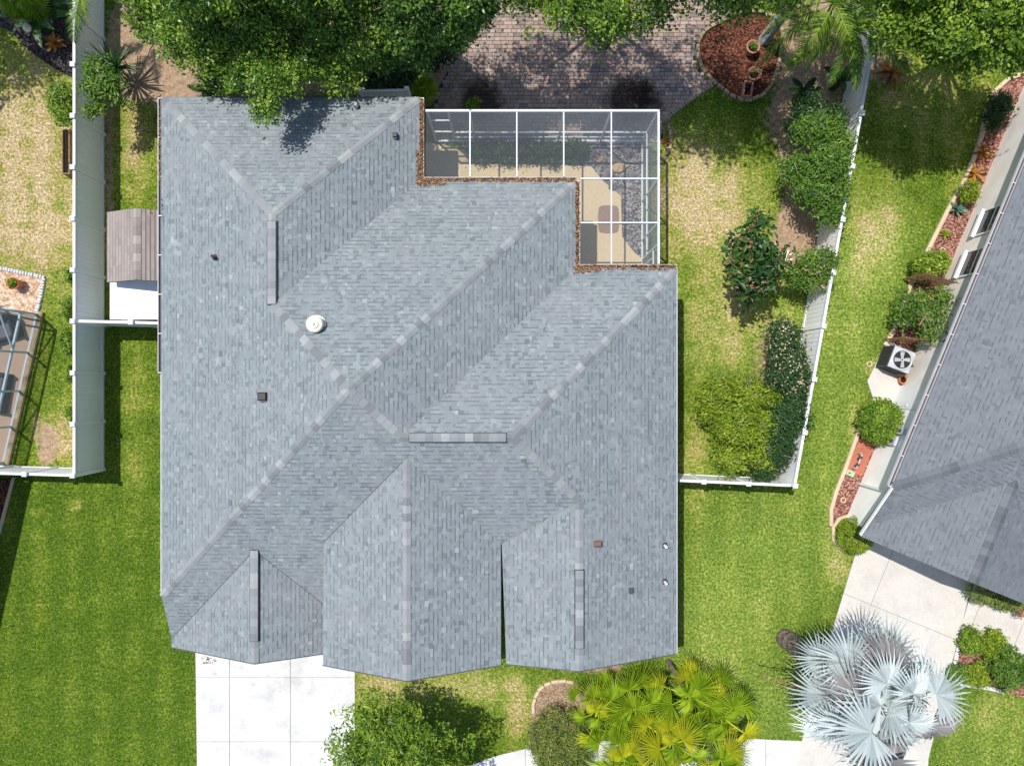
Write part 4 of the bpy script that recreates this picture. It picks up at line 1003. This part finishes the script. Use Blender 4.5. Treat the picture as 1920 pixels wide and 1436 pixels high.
# ------------------------------------------------------------------ air conditioner, pots and small fixtures on the right
ac = empty('air_conditioner', P(1662,678,.08), nrz+.02, 'dark-sided air conditioner with a round fan grille beside the trellis', 'air conditioner')
ac.location = (P2(1666,676)[0], P2(1666,676)[1], .075)
a = .42; hh = .82
core = MB().box(-a, a, -a, a, 0, hh, .5, .03).build('cabinet', M['dark'], ac)
for i in range(9):
    for (x0,x1,y0,y1) in ((-a-.012,-a+.001,-a+.04,a-.04),(-a+.04,a-.04,-a-.012,-a+.001)): MB().box(x0,x1,y0,y1,.06+i*.08,.10+i*.08).build('louver', M['black'], core)
tp = MB().lathe([(.40,hh+.002),(.40,hh+.05),(.335,hh+.06),(.325,hh+.012)], (0,0,0), 28).build('top_ring', M['grey'], ac, True)
MB().box(-a+.01, a-.01, -a+.01, a-.01, hh+.001, hh+.035, .5, .02).build('top_panel', M['grey'], ac)
MB().lathe([(.33,hh+.036),(.33,hh+.042)], (0,0,0), 24).build('fan_well', M['black'], ac)
for i in range(4):
    b = MB().add([(0.03,-.03,0),(.28,-.1,.015),(.3,.06,-.0),(.03,.05,0)], [(0,1,2,3)]).build('fan_blade', M['grey'], ac); b.location = (0,0,hh+.05); b.rotation_euler = (0,0,i*math.pi/2+.4)
for r in (.09,.17,.25,.31): MB().tube([(r*math.cos(t), r*math.sin(t), hh+.075) for t in np.linspace(0,2*math.pi,25)], .006, 4).build('grille_ring', M['dark'], tp)
MB().tube([(.43,.1,.3),(.6,.15,.35),(.78,.05,.3)], .025, 6).build('refrigerant_line', M['trellis'], ac)
def pot(px, py, r, h, mat, label, name='flower_pot', soil=True, z=0.02, foliage=None):
    e = empty(name, (*P2(px,py), z), 0, label, 'pot')
    MB().lathe([(r*.65,0),(r*.8,h*.5),(r*.95,h*.9),(r,h),(r*.86,h),(r*.82,h*.82)], (0,0,0), 22).build('bowl', mat, e, True)
    MB().lathe([(r*.83,h*.8),(r*.4,h*.84),(.01,h*.85)], (0,0,0), 14).build('soil', M['soil'], e)
    if foliage:
        p, rr, d, _ = cloud([(0,0,h*1.0,r*.7,r*.7,r*.5)], foliage[1], .06, .1, 12)
        link('foliage', leaf_mesh(p, .07, .5, .6, rr), e, M[foliage[0]])
    return e
pot(1687,712,.19,.28,M['terra'],'terracotta pot beside the air conditioner')
pot(1405,98,.26,.42,M['pinkstone'],'upper pinkish urn with a green plant in the teardrop bed','urn',foliage=('mid',160))
pot(1408,147,.27,.40,M['pinkstone'],'lower pinkish urn with sparse leaves in the teardrop bed','urn',foliage=('lime',60))
pot(38,534,.24,.40,M['terra'],'dark red pot in the left gravel bed',foliage=('yellow',260))
pl_ = empty('planter_trough', (*P2(1398,173), .02), -.12, 'empty pinkish rectangular planter below the two urns', 'planter')
for (x0,x1,y0,y1) in ((-.17,-.13,-.29,.29),(.13,.17,-.29,.29),(-.13,.13,-.29,-.25),(-.13,.13,.25,.29)): MB().box(x0,x1,y0,y1,0,.3,.5,.008).build('side', M['pinkstone'], pl_)
MB().box(-.129,.129,-.249,.249,0,.1).build('soil', M['soil'], pl_)
def ring(px, py, label):
    o = MB().tube([(.09*math.cos(t), .09*math.sin(t), 0) for t in np.linspace(0,2*math.pi,17)], .028, 6).build('sprinkler_ring', M['curb'], None, True); o.location = (*P2(px,py), .05); tag(o, label, 'sprinkler ring', 'concrete sprinkler rings')
ring(1766,470,'small concrete sprinkler ring in the red mulch above the yellow bush'); ring(1580,937,'small concrete sprinkler ring in the lower red mulch strip'); ring(1629,683,'small concrete sprinkler ring on the lawn left of the air conditioner')
bf = empty('backflow_valve', (*P2(1600,862), .03), -.4, 'U-shaped backflow pipe on the red pavers', 'pipe')
MB().tube([(0,-.3,0),(0,-.3,.35),(.02,-.27,.4),(.02,.27,.4),(0,.3,.35),(0,.3,0)], .025, 7).build('pipe', M['grey'], bf); 
for y in (-.15,.15): MB().box(-.05,.06,y-.05,y+.05,.35,.46,.5,.01).build('valve', M['dark'], bf)
sg = empty('utility_lid', (*P2(1591,886), .03), -.4, 'small pale green utility lid beside the red mulch strip', 'lid')
MB().box(-.2,.2,-.11,.11,0,.06,.5,.01).build('cover', plain('pale_green_plastic', lin((176,190,156)),.6), sg); MB().box(-.03,.03,-.02,.02,.06,.075).build('grip', M['dark'], sg)
ws = empty('garden_stake_frame', (*P2(1475,480), 0), 0, 'white A-shaped garden stake frame lying beside the magnolia', 'stake frame')
MB().bar((-.12,-.2,.03),(.06,.2,.03),.07,.05).build('leg', M['cream'], ws); MB().bar((-.1,-.2,.031),(.2,-.12,.031),.07,.05).build('leg', M['cream'], ws); MB().bar((.05,.0,.085),(.2,.1,.085),.06,.04).build('crossbar', M['cream'], ws)
gl = empty('path_light', (*P2(66,64), .02), 0, 'round pale globe light in the dark mulch bed', 'light')
MB().lathe([(.03,0),(.03,.3)], (0,0,0), 10).build('stem', M['dark'], gl); MB().lathe([(.04,.28),(.10,.31),(.15,.38),(.155,.44),(.12,.52),(.05,.56),(.01,.565)], (0,0,0), 20).build('globe', M['cream'], gl, True)
def trellis(px, py, rz, w, h, label, lean=.0):
    e = empty('trellis', (*P2(px,py), 0), rz, label, 'trellis')
    for i in range(int(w/.13)+1): MB().bar((-w/2+i*.13,0,.02),(-w/2+i*.13,lean*.0,h),.055,.02).build('slat', M['trellis'], e)
    for z in (.3, .9, 1.5, h-.05):
        if z < h: MB().bar((-w/2-.03,-.022,z),(w/2+.03,-.022,z),.02,.045).build('rail', M['trellis'], e)
trellis(1722,532,-.28,1.25,1.5,'brown slatted trellis beside the yellow and green bush')
trellis(1684,640,-.12,1.1,1.5,'brown slatted trellis just above the air conditioner')
MB().bar((*P2(1762,530,.2),.6),(*P2(1722,610,1.6),1.65),.05,.05).build('trellis_pole', M['wood']); tag(bpy.data.objects['trellis_pole'], 'thin wooden pole between the two trellises', 'pole')
wp = empty('raised_planter', (*P2(134,290), 0), 0, 'long weathered wooden planter against the left fence', 'planter')
for x in (-.13,.13): MB().box(x-.02,x+.02,-.85,.85,0,.35).build('side_board', M['wood'], wp)
for y in (-.83,.83): MB().box(-.109,.109,y-.02,y+.02,0,.35).build('end_board', M['wood'], wp)
MB().box(-.108,.108,-.808,.808,0,.28).build('soil', M['soil'], wp)

# ------------------------------------------------------------------ trees
plant('live_oak', 'big live oak whose dense crown overhangs the top left roof edge', 'tree', P2(520,-10), [B(300,10,3.9,1.15),B(370,50,4.2,1.25),B(440,30,4.5,1.4),B(520,10,4.8,1.4),B(610,25,4.5,1.35),B(415,105,4.0,.95),B(480,110,4.4,.85),B(545,110,4.2,.8),B(605,125,3.8,.7),B(655,110,3.8,.75),B(502,165,5.2,.62,.62,.4),B(545,155,4.6,.42),B(640,155,3.6,.38),B(270,-80,4.5,1.6),B(400,-80,6,1.9),B(540,-100,6.4,1.8),B(660,-70,5.2,1.6),B(497,205,5.2,.3,.36,.25),B(455,155,4.5,.5),B(680,60,4.4,.9)], 105000, .118, M['oak'], .27, 34, .5, .32, limbs=14, twigs=110, aspect=.6, up=.5)
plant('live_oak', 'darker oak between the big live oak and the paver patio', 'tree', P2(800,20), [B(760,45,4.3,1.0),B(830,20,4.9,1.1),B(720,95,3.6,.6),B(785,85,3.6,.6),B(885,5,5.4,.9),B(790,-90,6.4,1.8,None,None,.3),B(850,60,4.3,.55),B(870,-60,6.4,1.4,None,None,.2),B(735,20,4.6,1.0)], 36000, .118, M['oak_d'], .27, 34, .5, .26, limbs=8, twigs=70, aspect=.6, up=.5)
plant('live_oak', 'oak with drooping dark foliage above the middle of the patio', 'tree', P2(1110,-60), [B(985,-5,5.2,.75),B(1060,5,5.2,.85),B(1130,15,5.2,.85),B(1200,0,5.3,.85),B(1125,55,4.5,.5),B(1080,45,4.6,.45),B(1165,48,4.6,.42),B(1250,-10,5.4,.7),B(960,-240,7.2,1.9,None,None,.26),B(1090,-250,7.4,1.9,None,None,.26),B(1215,-240,7.4,1.9,None,None,.26),B(860,-220,7.2,1.7,None,None,.26),B(1040,-150,6.8,1.2,None,None,.6),B(1170,-150,6.8,1.2,None,None,.6)], 27000, .12, M['oak'], .28, 30, .4, .28, limbs=5, twigs=70, aspect=.6, up=.5)
plant('leaning_tree', 'tree with a pale leaning trunk rising from the teardrop bed', 'tree', P2(1432,76), [B(1400,-25,5.6,.75),B(1345,-20,5.6,.7),B(1455,-25,5.8,.75),B(1390,12,5.0,.35),B(1330,-240,9,1.9,None,None,.22),B(1450,-250,9,1.9,None,None,.22),B(1230,-260,9.3,1.8,None,None,.2),B(1340,-130,8,1.3,None,None,.4)], 9000, .17, M['oak'], .4, 26, .4, .17, limbs=8, bark='bark_p', twigs=40, straight=True)
plant('broad_tree', 'bright green tree in the top right corner behind the slanting fence', 'tree', P2(1800,20), [B(1700,50,5.2,1.0),B(1790,30,5.8,1.3),B(1885,40,5.4,1.2),B(1840,100,4.9,.7),B(1745,92,4.7,.65),B(1685,10,5.4,.85),B(1790,-100,6.6,1.8),B(1935,-40,6,1.5),B(1900,105,4.7,.55),B(1790,110,4.6,.45),B(1700,-80,6,1.3)], 34000, .135, M['lime'], .27, 30, .55, .26, limbs=10, twigs=60, aspect=.6, up=.5)
plant('front_tree', 'leafy young tree beside the driveway at the bottom edge', 'tree', P2(790,1345), [B(690,1345,3.5,.6),B(760,1385,3.8,.8),B(665,1405,3.5,.6),B(805,1395,3.4,.5),B(720,1440,4.0,1.0),B(640,1420,3.3,.35,None,None,.5),B(648,1335,3.2,.26,None,None,.4),B(735,1335,3.2,.35),B(800,1455,3.8,.8),B(705,1300,2.9,.22),B(770,1350,3.0,.35),B(835,1375,2.9,.4,None,None,.5),B(880,1400,2.7,.3,None,None,.5)], 9500, .15, M['lime'], .24, 20, .3, .10, limbs=11, twigs=60, aspect=.36, rough=3.2)
plant('shade_tree', 'tree beyond the top left corner that shades the dark mulch bed', 'tree', (-20.6,15.0), [(-20.3,14.6,5.5,1.6,1.6,1.1),(-19.2,15.6,5.5,1.4,1.4,1.0),(-21.4,13.4,5.2,1.3,1.3,.9)], 7000, .18, M['oak'], .36, 26, .4, .2)
plant('magnolia', 'magnolia with large glossy leaves standing alone on the right lawn', 'tree', P2(1395,505), [B(1405,455,2.6,.48),B(1395,500,2.6,.5),B(1430,520,2.3,.45),B(1420,420,2.4,.35),B(1385,470,2.0,.5),B(1440,480,2.0,.4),B(1410,545,1.7,.4)], 1300, .30, M['magnolia'], .38, 12, .35, .06, limbs=7, aspect=.42, twigs=10, rough=2.0)

# ------------------------------------------------------------------ shrubs
def shrub(*a, **kw):
    kw.setdefault('trunk', .03); kw.setdefault('crown', 'foliage'); kw.setdefault('trunk_name', 'stem'); return plant(*a, **kw)
shrub('hedge_shrub', 'dense green shrub against the upper right fence', 'shrub', P2(1525,300), [B(1530,245,1.7,.7),B(1552,310,1.9,.75),B(1530,360,1.7,.7),B(1555,400,1.7,.5),B(1572,345,1.9,.4),B(1500,320,1.4,.6),B(1565,280,1.7,.5)], 16000, .12, M['mid'], .26, 26, .5, twigs=70, rough=1.8)
shrub('dark_shrub', 'dark shaded shrub below the feather palm', 'shrub', P2(1525,215), [B(1520,215,1.3,.6),B(1560,225,1.4,.5),B(1490,240,1.0,.4)], 5000, .12, M['deep'], .25, 24, .5)
shrub('flowering_shrub', 'small shrub with pink flowers leaning over the slanting fence', 'shrub', P2(1520,510), [B(1520,500,1.6,.55),B(1545,485,1.8,.4),B(1495,520,1.3,.4),B(1535,525,1.5,.35)], 5000, .11, M['mid'], .22, 20, .45, extra=(('flowers','pink_f',60,.10),), twigs=12, rough=2.0)
shrub('jasmine_shrub', 'cream-flowering shrub in the middle of the right fence', 'shrub', P2(1465,680), [B(1468,650,1.4,.6),B(1475,700,1.5,.65),B(1465,620,1.1,.4),B(1490,670,1.5,.4),B(1495,720,1.5,.4)], 10000, .11, M['deep'], .24, 24, .5, extra=(('flowers','cream_f',750,.07),), twigs=25, rough=1.6)
shrub('fence_shrub', 'dark green shrub in the corner of the right fence return', 'shrub', P2(1450,850), [B(1475,790,1.5,.55),B(1455,840,1.5,.55),B(1435,875,1.3,.4),B(1490,760,1.5,.4)], 9500, .12, M['deep'], .26, 24, .5, twigs=16, rough=1.8)
shrub('golden_shrub', 'large yellow-green shrub near the right fence return', 'shrub', P2(1370,790), [B(1350,740,1.4,.6),B(1400,740,1.6,.65),B(1380,800,1.8,.75),B(1420,800,1.6,.6),B(1375,855,1.4,.5),B(1330,765,1.1,.5),B(1425,850,1.5,.5),B(1440,740,1.3,.4)], 17000, .115, M['yellow'], .26, 24, .5, twigs=60, rough=1.7)
shrub('round_shrub', 'clipped round bright green shrub beside the white wall', 'shrub', P2(1632,780), [B(1650,790,.75,.70,.78,.6)], 6500, .12, M['lime'], .14, 14, .82, low=-.6, rough=.25)
shrub('topiary_ball', 'clipped yellow-green ball at the corner of the right house', 'shrub', P2(1592,1000), [B(1603,1003,.6,.66,.62,.55)], 7000, .06, M['yellow'], .09, 12, .9, low=-.6, rough=.25)
shrub('entrance_hedge', 'clipped dark hedge mound under the right roof edge by the path', 'shrub', P2(1850,1105), [B(1850,1108,.6,.75,.45,.5),B(1885,1120,.6,.6,.45,.5)], 7500, .07, M['straw'], .1, 14, .85, rough=.25)
shrub('red_shrub', 'small reddish shrub at the right edge beside the hedge mound', 'shrub', P2(1905,1132), [B(1915,1135,.5,.35)], 900, .09, M['dry'], .12, 12, .6)
for (px, py, r, mt, lb) in ((1818,1200,.42,'lime','lime-green small mound at the upper left of the edged bed'),(1862,1208,.42,'yellow','yellow-green shrub in the middle of the edged bed'),(1890,1252,.72,'mid','large dark green shrub on the right of the edged bed'),(1832,1264,.36,'yellow','small golden shrub at the bottom of the edged bed'),(1793,1262,.3,'mid','green tuft under the silver palm in the edged bed')):
    shrub('bed_shrub', lb, 'shrub', P2(px,py), [B(px,py,r*.7,r,r,r*.75)], int(6500*r), .10, M[mt], .13, 14, .75)
shrub('green_bush', 'bright green bush on the outside of the upper left fence', 'shrub', P2(124,198), [B(120,190,.9,.55),B(128,218,.8,.35)], 4500, .11, M['lime'], .18, 20, .6)
shrub('fence_top_shrub', 'leafy shrub growing over the upper left fence', 'shrub', P2(215,175), [B(190,140,2.0,.45),B(205,165,2.0,.5),B(178,165,2.2,.35),B(180,205,2.0,.25)], 4200, .13, M['mid'], .2, 18, .45, twigs=14, rough=2.2)
for i, (px, py, rx, ry) in enumerate(((138,520,.12,.28),(134,580,.16,.4),(128,640,.2,.55),(138,700,.12,.3),(140,775,.16,.25))):
    shrub('fence_vine', ['green vine tuft behind the fence level with the shed roof','green vine behind the fence level with the white storage box','largest vine clump behind the fence below the storage box','green vine tuft behind the shaded fence section','lowest vine tuft poking through the left fence'][i], 'vine', P2(px,py), [B(px,py,.5,rx,ry,.4)], 1100, .10, M['lime'], .12, 16, .4, trunk=.015)
shrub('trellis_vine', 'loose climbing shrub between the two brown trellises', 'shrub', P2(1715,585), [B(1720,575,1.1,.6),B(1745,600,1.3,.5),B(1700,590,.9,.45),B(1765,560,1.4,.3),B(1738,630,1.3,.3)], 3600, .12, M['mid'], .24, 16, .35, twigs=26, rough=2.2)
shrub('croton_bush', 'rounded green bush with yellow top beside the upper trellis', 'shrub', P2(1738,500), [B(1735,500,.55,.45),B(1758,492,.6,.35)], 3500, .10, M['lime'], .15, 14, .7, extra=(('yellow_leaves','yellow',500,.1),))
shrub('variegated_shrub', 'mounded straw-speckled shrub on the mulch island', 'shrub', P2(1045,1375), [B(1045,1385,.9,1.05,1.15,.75),B(1055,1430,.9,1.0,.9,.7)], 15000, .11, M['straw'], .16, 20, .8, aspect=.28, rough=.25)
shrub('small_shrub', 'yellow-green shrub in the upper end of the narrow mulch bed', 'shrub', P2(1813,362), [B(1815,360,.5,.35)], 1800, .09, M['yellow'], .12, 14, .6)
shrub('shade_shrub', 'dark shaded plant at the top of the narrow mulch bed', 'shrub', P2(1872,195), [B(1875,195,.5,.45),B(1862,225,.5,.35)], 1800, .13, M['deep'], .18, 14, .5)
shrub('patio_plant', 'little orange-leaved plant at the foot of the cage', 'shrub', P2(888,194), [B(890,196,.3,.25)], 420, .09, M['yellow'], .1, 10, .5)
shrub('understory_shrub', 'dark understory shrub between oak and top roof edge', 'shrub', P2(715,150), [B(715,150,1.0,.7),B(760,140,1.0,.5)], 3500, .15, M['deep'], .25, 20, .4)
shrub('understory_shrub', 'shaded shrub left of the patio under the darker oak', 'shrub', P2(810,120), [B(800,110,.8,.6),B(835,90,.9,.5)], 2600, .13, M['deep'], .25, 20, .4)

# ------------------------------------------------------------------ palms and rosettes
def fan_mesh(R, n, span, droop, seed, split=.46):
    rr = random.Random(seed); mb = MB()
    for i in range(n):
        a = -span/2 + span*(i+.5)/n; d = span/n*.48
        ln = R*(1-.28*abs(a/(span/2))**2)*rr.uniform(.86,1.06); rs = R*split*rr.uniform(.9,1.05)
        z = lambda r: -droop*(r/R)**2*R + .10*math.cos(a)*0
        pt = lambda r, an, dz=0: (r*math.cos(an), r*math.sin(an), z(r)+dz)
        aw = a + rr.uniform(-.04,.04); col = min(1, max(0, rr.gauss(.5,.25)))
        tip = pt(ln, aw, -droop*R*rr.uniform(-.35,.6))
        vs = [(0,0,0), pt(rs,a-d), pt(rs,a,.065*R/.8), pt(rs,a+d), tip, pt((rs+ln)/2, aw-d*.62*rs/ln*1.25), pt((rs+ln)/2, aw+d*.62*rs/ln*1.25), pt((rs+ln)/2, aw, .02*R)]
        mb.add(vs, [(0,1,2),(0,2,3),(1,5,7,2),(2,7,6,3),(5,4,7),(7,4,6)], col)
    return mb.mesh('frond')
def feather_mesh(L, n, w, droop, seed):
    rr = random.Random(seed); mb = MB()
    rach = [(L*t, 0, L*(.25*t - droop*t*t)) for t in np.linspace(0,1,8)]
    mb.tube(rach, [.025,.022,.019,.016,.013,.01,.007,.003], 5, .8, False)
    for i in range(n):
        t = .12 + .86*i/n; x = L*t; z = L*(.25*t-droop*t*t)
        for s in (-1,1):
            ll = w*math.sin(math.pi*min(1,.18+t*.8))**.7*rr.uniform(.85,1.1); an = math.radians(58-28*t)+rr.uniform(-.1,.1)
            dx, dy = math.cos(an)*ll, s*math.sin(an)*ll; dz = -ll*rr.uniform(.25,.6); ww = .02
            mb.add([(x-ww,0,z),(x+dx*.5-ww,dy*.5,z+dz*.3+.02),(x+dx,dy,z+dz),(x+dx*.5+ww,dy*.5,z+dz*.3+.02),(x+ww,0,z)], [(0,1,2,3,4)], min(1,max(0,rr.gauss(.5,.25))))
    return mb.mesh('frond')
def frame(d, up=Vector((0,0,1))):
    x = Vector(d).normalized()
    y = up.cross(x)
    if y.length < .05: y = Vector((0,1,0)).cross(x)
    y.normalize(); z = x.cross(y)
    return Matrix((x, y, z)).transposed().to_4x4()
def palm(name, label, base, crown, trunk_r, fans, mats, n, pet, tilt=(-.5,1.2), scale=(.85,1.1), group=None, ring=True, seed=1, az0=0.0, flat=.35):
    rr = random.Random(seed); e = empty(name, (base[0],base[1],0), 0, label, 'palm', group)
    c = Vector(crown) - Vector((base[0],base[1],0))
    steps = max(4, int(c.z/.18)); tb = MB(); pts = []; rad = []
    for i in range(steps+1):
        t = i/steps; pts.append(Vector((c.x*t, c.y*t, -.05+c.z*t))); rad.append(trunk_r*(1.25-.35*t)*(1.06 if i % 2 else .95))
    tb.tube(pts, rad, 14).build('trunk', M['palm_bark'], e)
    ga = 2.39996
    for i in range(n):
        t = (i+.5)/n; el = tilt[1] + (tilt[0]-tilt[1])*t**.85 + rr.uniform(-.12,.12); az = az0 + i*ga + rr.uniform(-.2,.2)
        d = Vector((math.cos(az)*math.cos(el), math.sin(az)*math.cos(el), math.sin(el))); pl = pet*rr.uniform(.6,1.2)*(.35 if i < 3 else 1)
        hub = c + d*pl + Vector((0,0,-.12*pl*math.cos(el)))
        fd = Vector((math.cos(az), math.sin(az), math.sin(el)*flat-.22)).normalized()
        s = rr.uniform(*scale); mt = mats[int(rr.random()**1.0*len(mats))] if not isinstance(mats, dict) else None
        mm = Matrix.Translation(hub) @ frame(fd) @ Matrix.Rotation(rr.uniform(-.6,.6), 4, 'X') @ Matrix.Rotation(rr.uniform(-.25,.3), 4, 'Y') @ Matrix.Scale(s, 4)
        me_ = fans[(i+seed) % len(fans)]
        o = bpy.data.objects.new('frond', FANM[(me_, mt)]); COL.objects.link(o); o.parent = e; o.matrix_local = mm
        pb = MB().tube([c+d*trunk_r*.3, c+d*pl*.5+Vector((0,0,.04)), hub], [.035,.026,.02], 6, .6, False).build('petiole', M[mt], o)
        pb.matrix_local = mm.inverted()
    return e
FANM = {}
def variants(key, meshes, mats):
    for i, m in enumerate(meshes):
        for mt in mats:
            c = m.copy(); c.materials.clear(); c.materials.append(M[mt]); FANM[((key,i),mt)] = c
    return [(key,i) for i in range(len(meshes))]
bis = variants('bis', [fan_mesh(1.38,27,4.2,.22,i,.42) for i in range(4)], ['silver','silver_o','dry'])
fan = variants('fan', [fan_mesh(1.0,24,3.7,.22,10+i,.34) for i in range(4)], ['fan','fan_y'])
fea = variants('fea', [feather_mesh(2.3,46,.62,.55,20+i) for i in range(3)], ['mid','deep','yellow','lime'])
cyc = variants('cyc', [feather_mesh(.9,30,.22,.5,30+i) for i in range(2)], ['deep','mid'])
palm('silver_fan_palm', 'silver fan palm with a thick trunk spreading over the right driveway', P2(1472,1196), (11.15,-9.75,5.4), .30, bis, ['silver']*6+['silver_o'], 26, 1.6, (-.55,1.4), (.62,1.12), seed=3)
dead = empty('dead_frond', (*P2(1440,1265), 0), 0, 'dried brown palm frond arching left of the silver palm', 'frond')
dp = Vector(P(1530,1288,4.6)) - Vector(dead.location); dq = Vector(P(1430,1268,3.2)) - Vector(dead.location)
MB().tube([dp, (dp+dq)/2+Vector((0,0,.25)), dq], [.03,.025,.01], 6).build('stalk', M['wood'], dead)
q_ = np.array([np.array(dp)*(1-t)+np.array(dq)*t+rng.normal(0,.05,3)+np.array([0,0,.2*math.sin(t*3.14)]) for t in rng.random(160)]); link('spikelets', leaf_mesh(q_, .16, .16, .2, rng.random(160)), dead, M['dry'])
for i, (px, py, z, n, mts) in enumerate(((1120,1330,1.7,10,['fan','fan','fan_y']),(1190,1325,2.0,10,['fan','fan']),(1290,1300,2.3,10,['fan_y','fan','fan']),(1350,1340,2.2,10,['fan_y','fan','fan']),(1170,1420,2.2,11,['fan','fan','fan_y']),(1260,1390,2.6,11,['fan','fan_y']),(1350,1420,2.4,10,['fan','fan_y','fan']))):
    cxy = P(px,py,z)
    palm('fan_palm', ['fan palm at the left end of the clump by the right gable','green fan palm second from the left in the upper row of the clump','golden fan palm touching the right gable corner','golden fan palm at the right end of the clump','green fan palm at the lower left of the clump','tallest fan palm in the middle of the clump','fan palm over the walkway at the lower right of the clump'][i], (cxy[0]*.97, cxy[1]*.98), cxy, .09, fan, mts, n+2, .85, (-.35,1.4), (.6,1.0), 'fan palm clump by the front walk', seed=40+i)
shrub('palm_underbrush', 'low green growth between the fan palm stems', 'shrub', P2(1240,1370), [B(1130,1350,.5,.9,.7,.4),B(1230,1370,.6,1.1,.9,.5),B(1330,1370,.6,.9,.8,.5),B(1200,1440,.6,1.2,.7,.4),B(1340,1440,.6,.9,.7,.4)], 7000, .16, M['mid'], .25, 16, .4, aspect=.25)
palm('feather_palm', 'feather palm with long arching fronds by the top of the slanting fence', P2(1555,25), P(1565,5,3.4), .08, fea, ['lime','lime','mid'], 19, .3, (-.35,1.0), (.85,1.12), seed=5, flat=1.0)
palm('feather_palm', 'feather palm touching the slanting fence beside the larger one', P2(1590,70), P(1600,55,3.0), .07, fea, ['lime','mid'], 14, .3, (-.3,1.0), (.7,.95), seed=6, flat=1.0)
palm('feather_palm', 'yellowing palm frond cluster over the fence at the top left', P2(168,-25), P(160,-40,2.8), .07, fea, ['yellow','mid'], 9, .3, (-.3,1.0), (.6,.8), seed=8, flat=1.0)
palm('cycad', 'dark cycad beside the top left roof corner', P2(410,170), P(410,172,.6), .12, cyc, ['mid','deep'], 20, .08, (0,1.1), (.9,1.2), seed=9, flat=1.0)
palm('small_fan_palm', 'small dark fan palm between the roof corner and the patio', P2(800,168), P(797,165,1.2), .05, fan, ['fan'], 8, .35, (-.1,1.2), (.5,.65), seed=12)
palm('small_fan_palm', 'green fan palm in the dark bed at the top left corner', P2(40,10), P(40,0,1.2), .06, fan, ['fan'], 9, .45, (-.1,1.1), (.6,.8), seed=13)
def blade_mesh(L, w, arch, seed, tip=.4):
    n = 6; vs = []
    for i in range(n+1):
        t = i/n; ww = w*(math.sin(math.pi*(.12+.88*t))**.6 if t < 1 else 0)*.5; x = L*t*(1-.12*arch*t); z = L*(tip*t - arch*t*t)
        vs += [(x,-ww,z+ww*.35),(x,0,z),(x,ww,z+ww*.35)]
    fs = []
    for i in range(n): fs += [(i*3,i*3+1,i*3+4,i*3+3),(i*3+1,i*3+2,i*3+5,i*3+4)]
    rr = random.Random(seed); mb = MB(); mb.add(vs, fs, rr.random()); return mb.mesh('leaf', True)
def rosette(name, label, cat, px, py, L, w, n, mat, arch=.35, el=(.1,1.1), z=.03, tip=.15, seed=1, stem=0.0):
    rr = random.Random(seed); e = empty(name, (*P2(px,py), 0), 0, label, cat)
    ms = [blade_mesh(L, w, arch, seed*7+i, tip) for i in range(4)]
    for m in ms: m.materials.append(mat)
    MB().lathe([(w*.5,-.03),(w*.6,z+stem+.03),(w*.3,z+stem+.08)], (0,0,0), 8).build('core', mat, e)
    for i in range(n):
        t = (i+.5)/n; az = i*2.4+rr.uniform(-.2,.2); ele = el[0]+(el[1]-el[0])*t+rr.uniform(-.08,.08)
        o = bpy.data.objects.new('leaf', ms[i % 4]); COL.objects.link(o); o.parent = e
        o.matrix_local = Matrix.Translation((0,0,z+stem+.05)) @ Matrix.Rotation(az,4,'Z') @ Matrix.Rotation(-ele,4,'Y') @ Matrix.Scale(rr.uniform(.8,1.1),4)
rosette('agave', 'blue-green agave rosette in the narrow red mulch bed', 'agave', 1789,394, .44,.10, 14, M['agave'], .1, (.15,1.2), seed=1)
rosette('bromeliad', 'upper orange bromeliad in the shaded mulch bed', 'bromeliad', 1838,288, .5,.09, 12, M['orange'], .5, (.1,1.0), seed=2)
rosette('bromeliad', 'second orange bromeliad just below in the shaded mulch bed', 'bromeliad', 1824,328, .5,.09, 11, M['orange'], .5, (.1,1.0), seed=3)
rosette('bromeliad', 'large orange-yellow bromeliad beside the top of the slanting fence', 'bromeliad', 1668,138, .75,.13, 18, M['orange'], .5, (.1,1.0), seed=4)
rosette('small_croton', 'small yellow-green rosette in the red mulch below the agave', 'bromeliad', 1769,440, .24,.07, 14, M['yellow'], .4, (.1,1.1), seed=5)
rosette('yucca', 'dark spiky yucca arching beside the upper left fence', 'yucca', 240,145, 1.15,.06, 60, M['deep'], .45, (-.1,1.3), seed=6, stem=.7)
rosette('yucca', 'small spiky plant under the darker oak beside the patio', 'yucca', 770,160, .6,.05, 26, M['deep'], .45, (0,1.2), seed=7, stem=.2)
for i, (px, py, L, w, n, lb) in enumerate(((95,55,1.35,.36,9,'broad-leaved banana plant in the middle of the top left bed'),(120,20,1.2,.32,7,'broad-leaved banana plant at the top beside the left fence'),(70,5,1.2,.3,6,'banana plant at the very top left above the globe light'),(1490,190,.8,.28,6,'broad dark banana leaves below the feather palm'),(1560,165,.9,.3,5,'broad banana leaves between the feather palms and fence'))):
    rosette('banana_plant', lb, 'banana plant', px, py, L, w, n, M['deep'], .5, (.1,1.0), seed=20+i, stem=.6, tip=.3)
rosette('croton', 'yellow-orange leafy croton at the fence edge of the top left bed', 'croton', 112,88, .45,.12, 16, M['orange'], .4, (.1,1.1), seed=31, stem=.15)
rosette('lily_plant', 'orange-leaved plant in the right rock bed outside the cage', 'lily', 1247,268, .22,.06, 12, M['orange'], .4, (.1,1.1), seed=32)
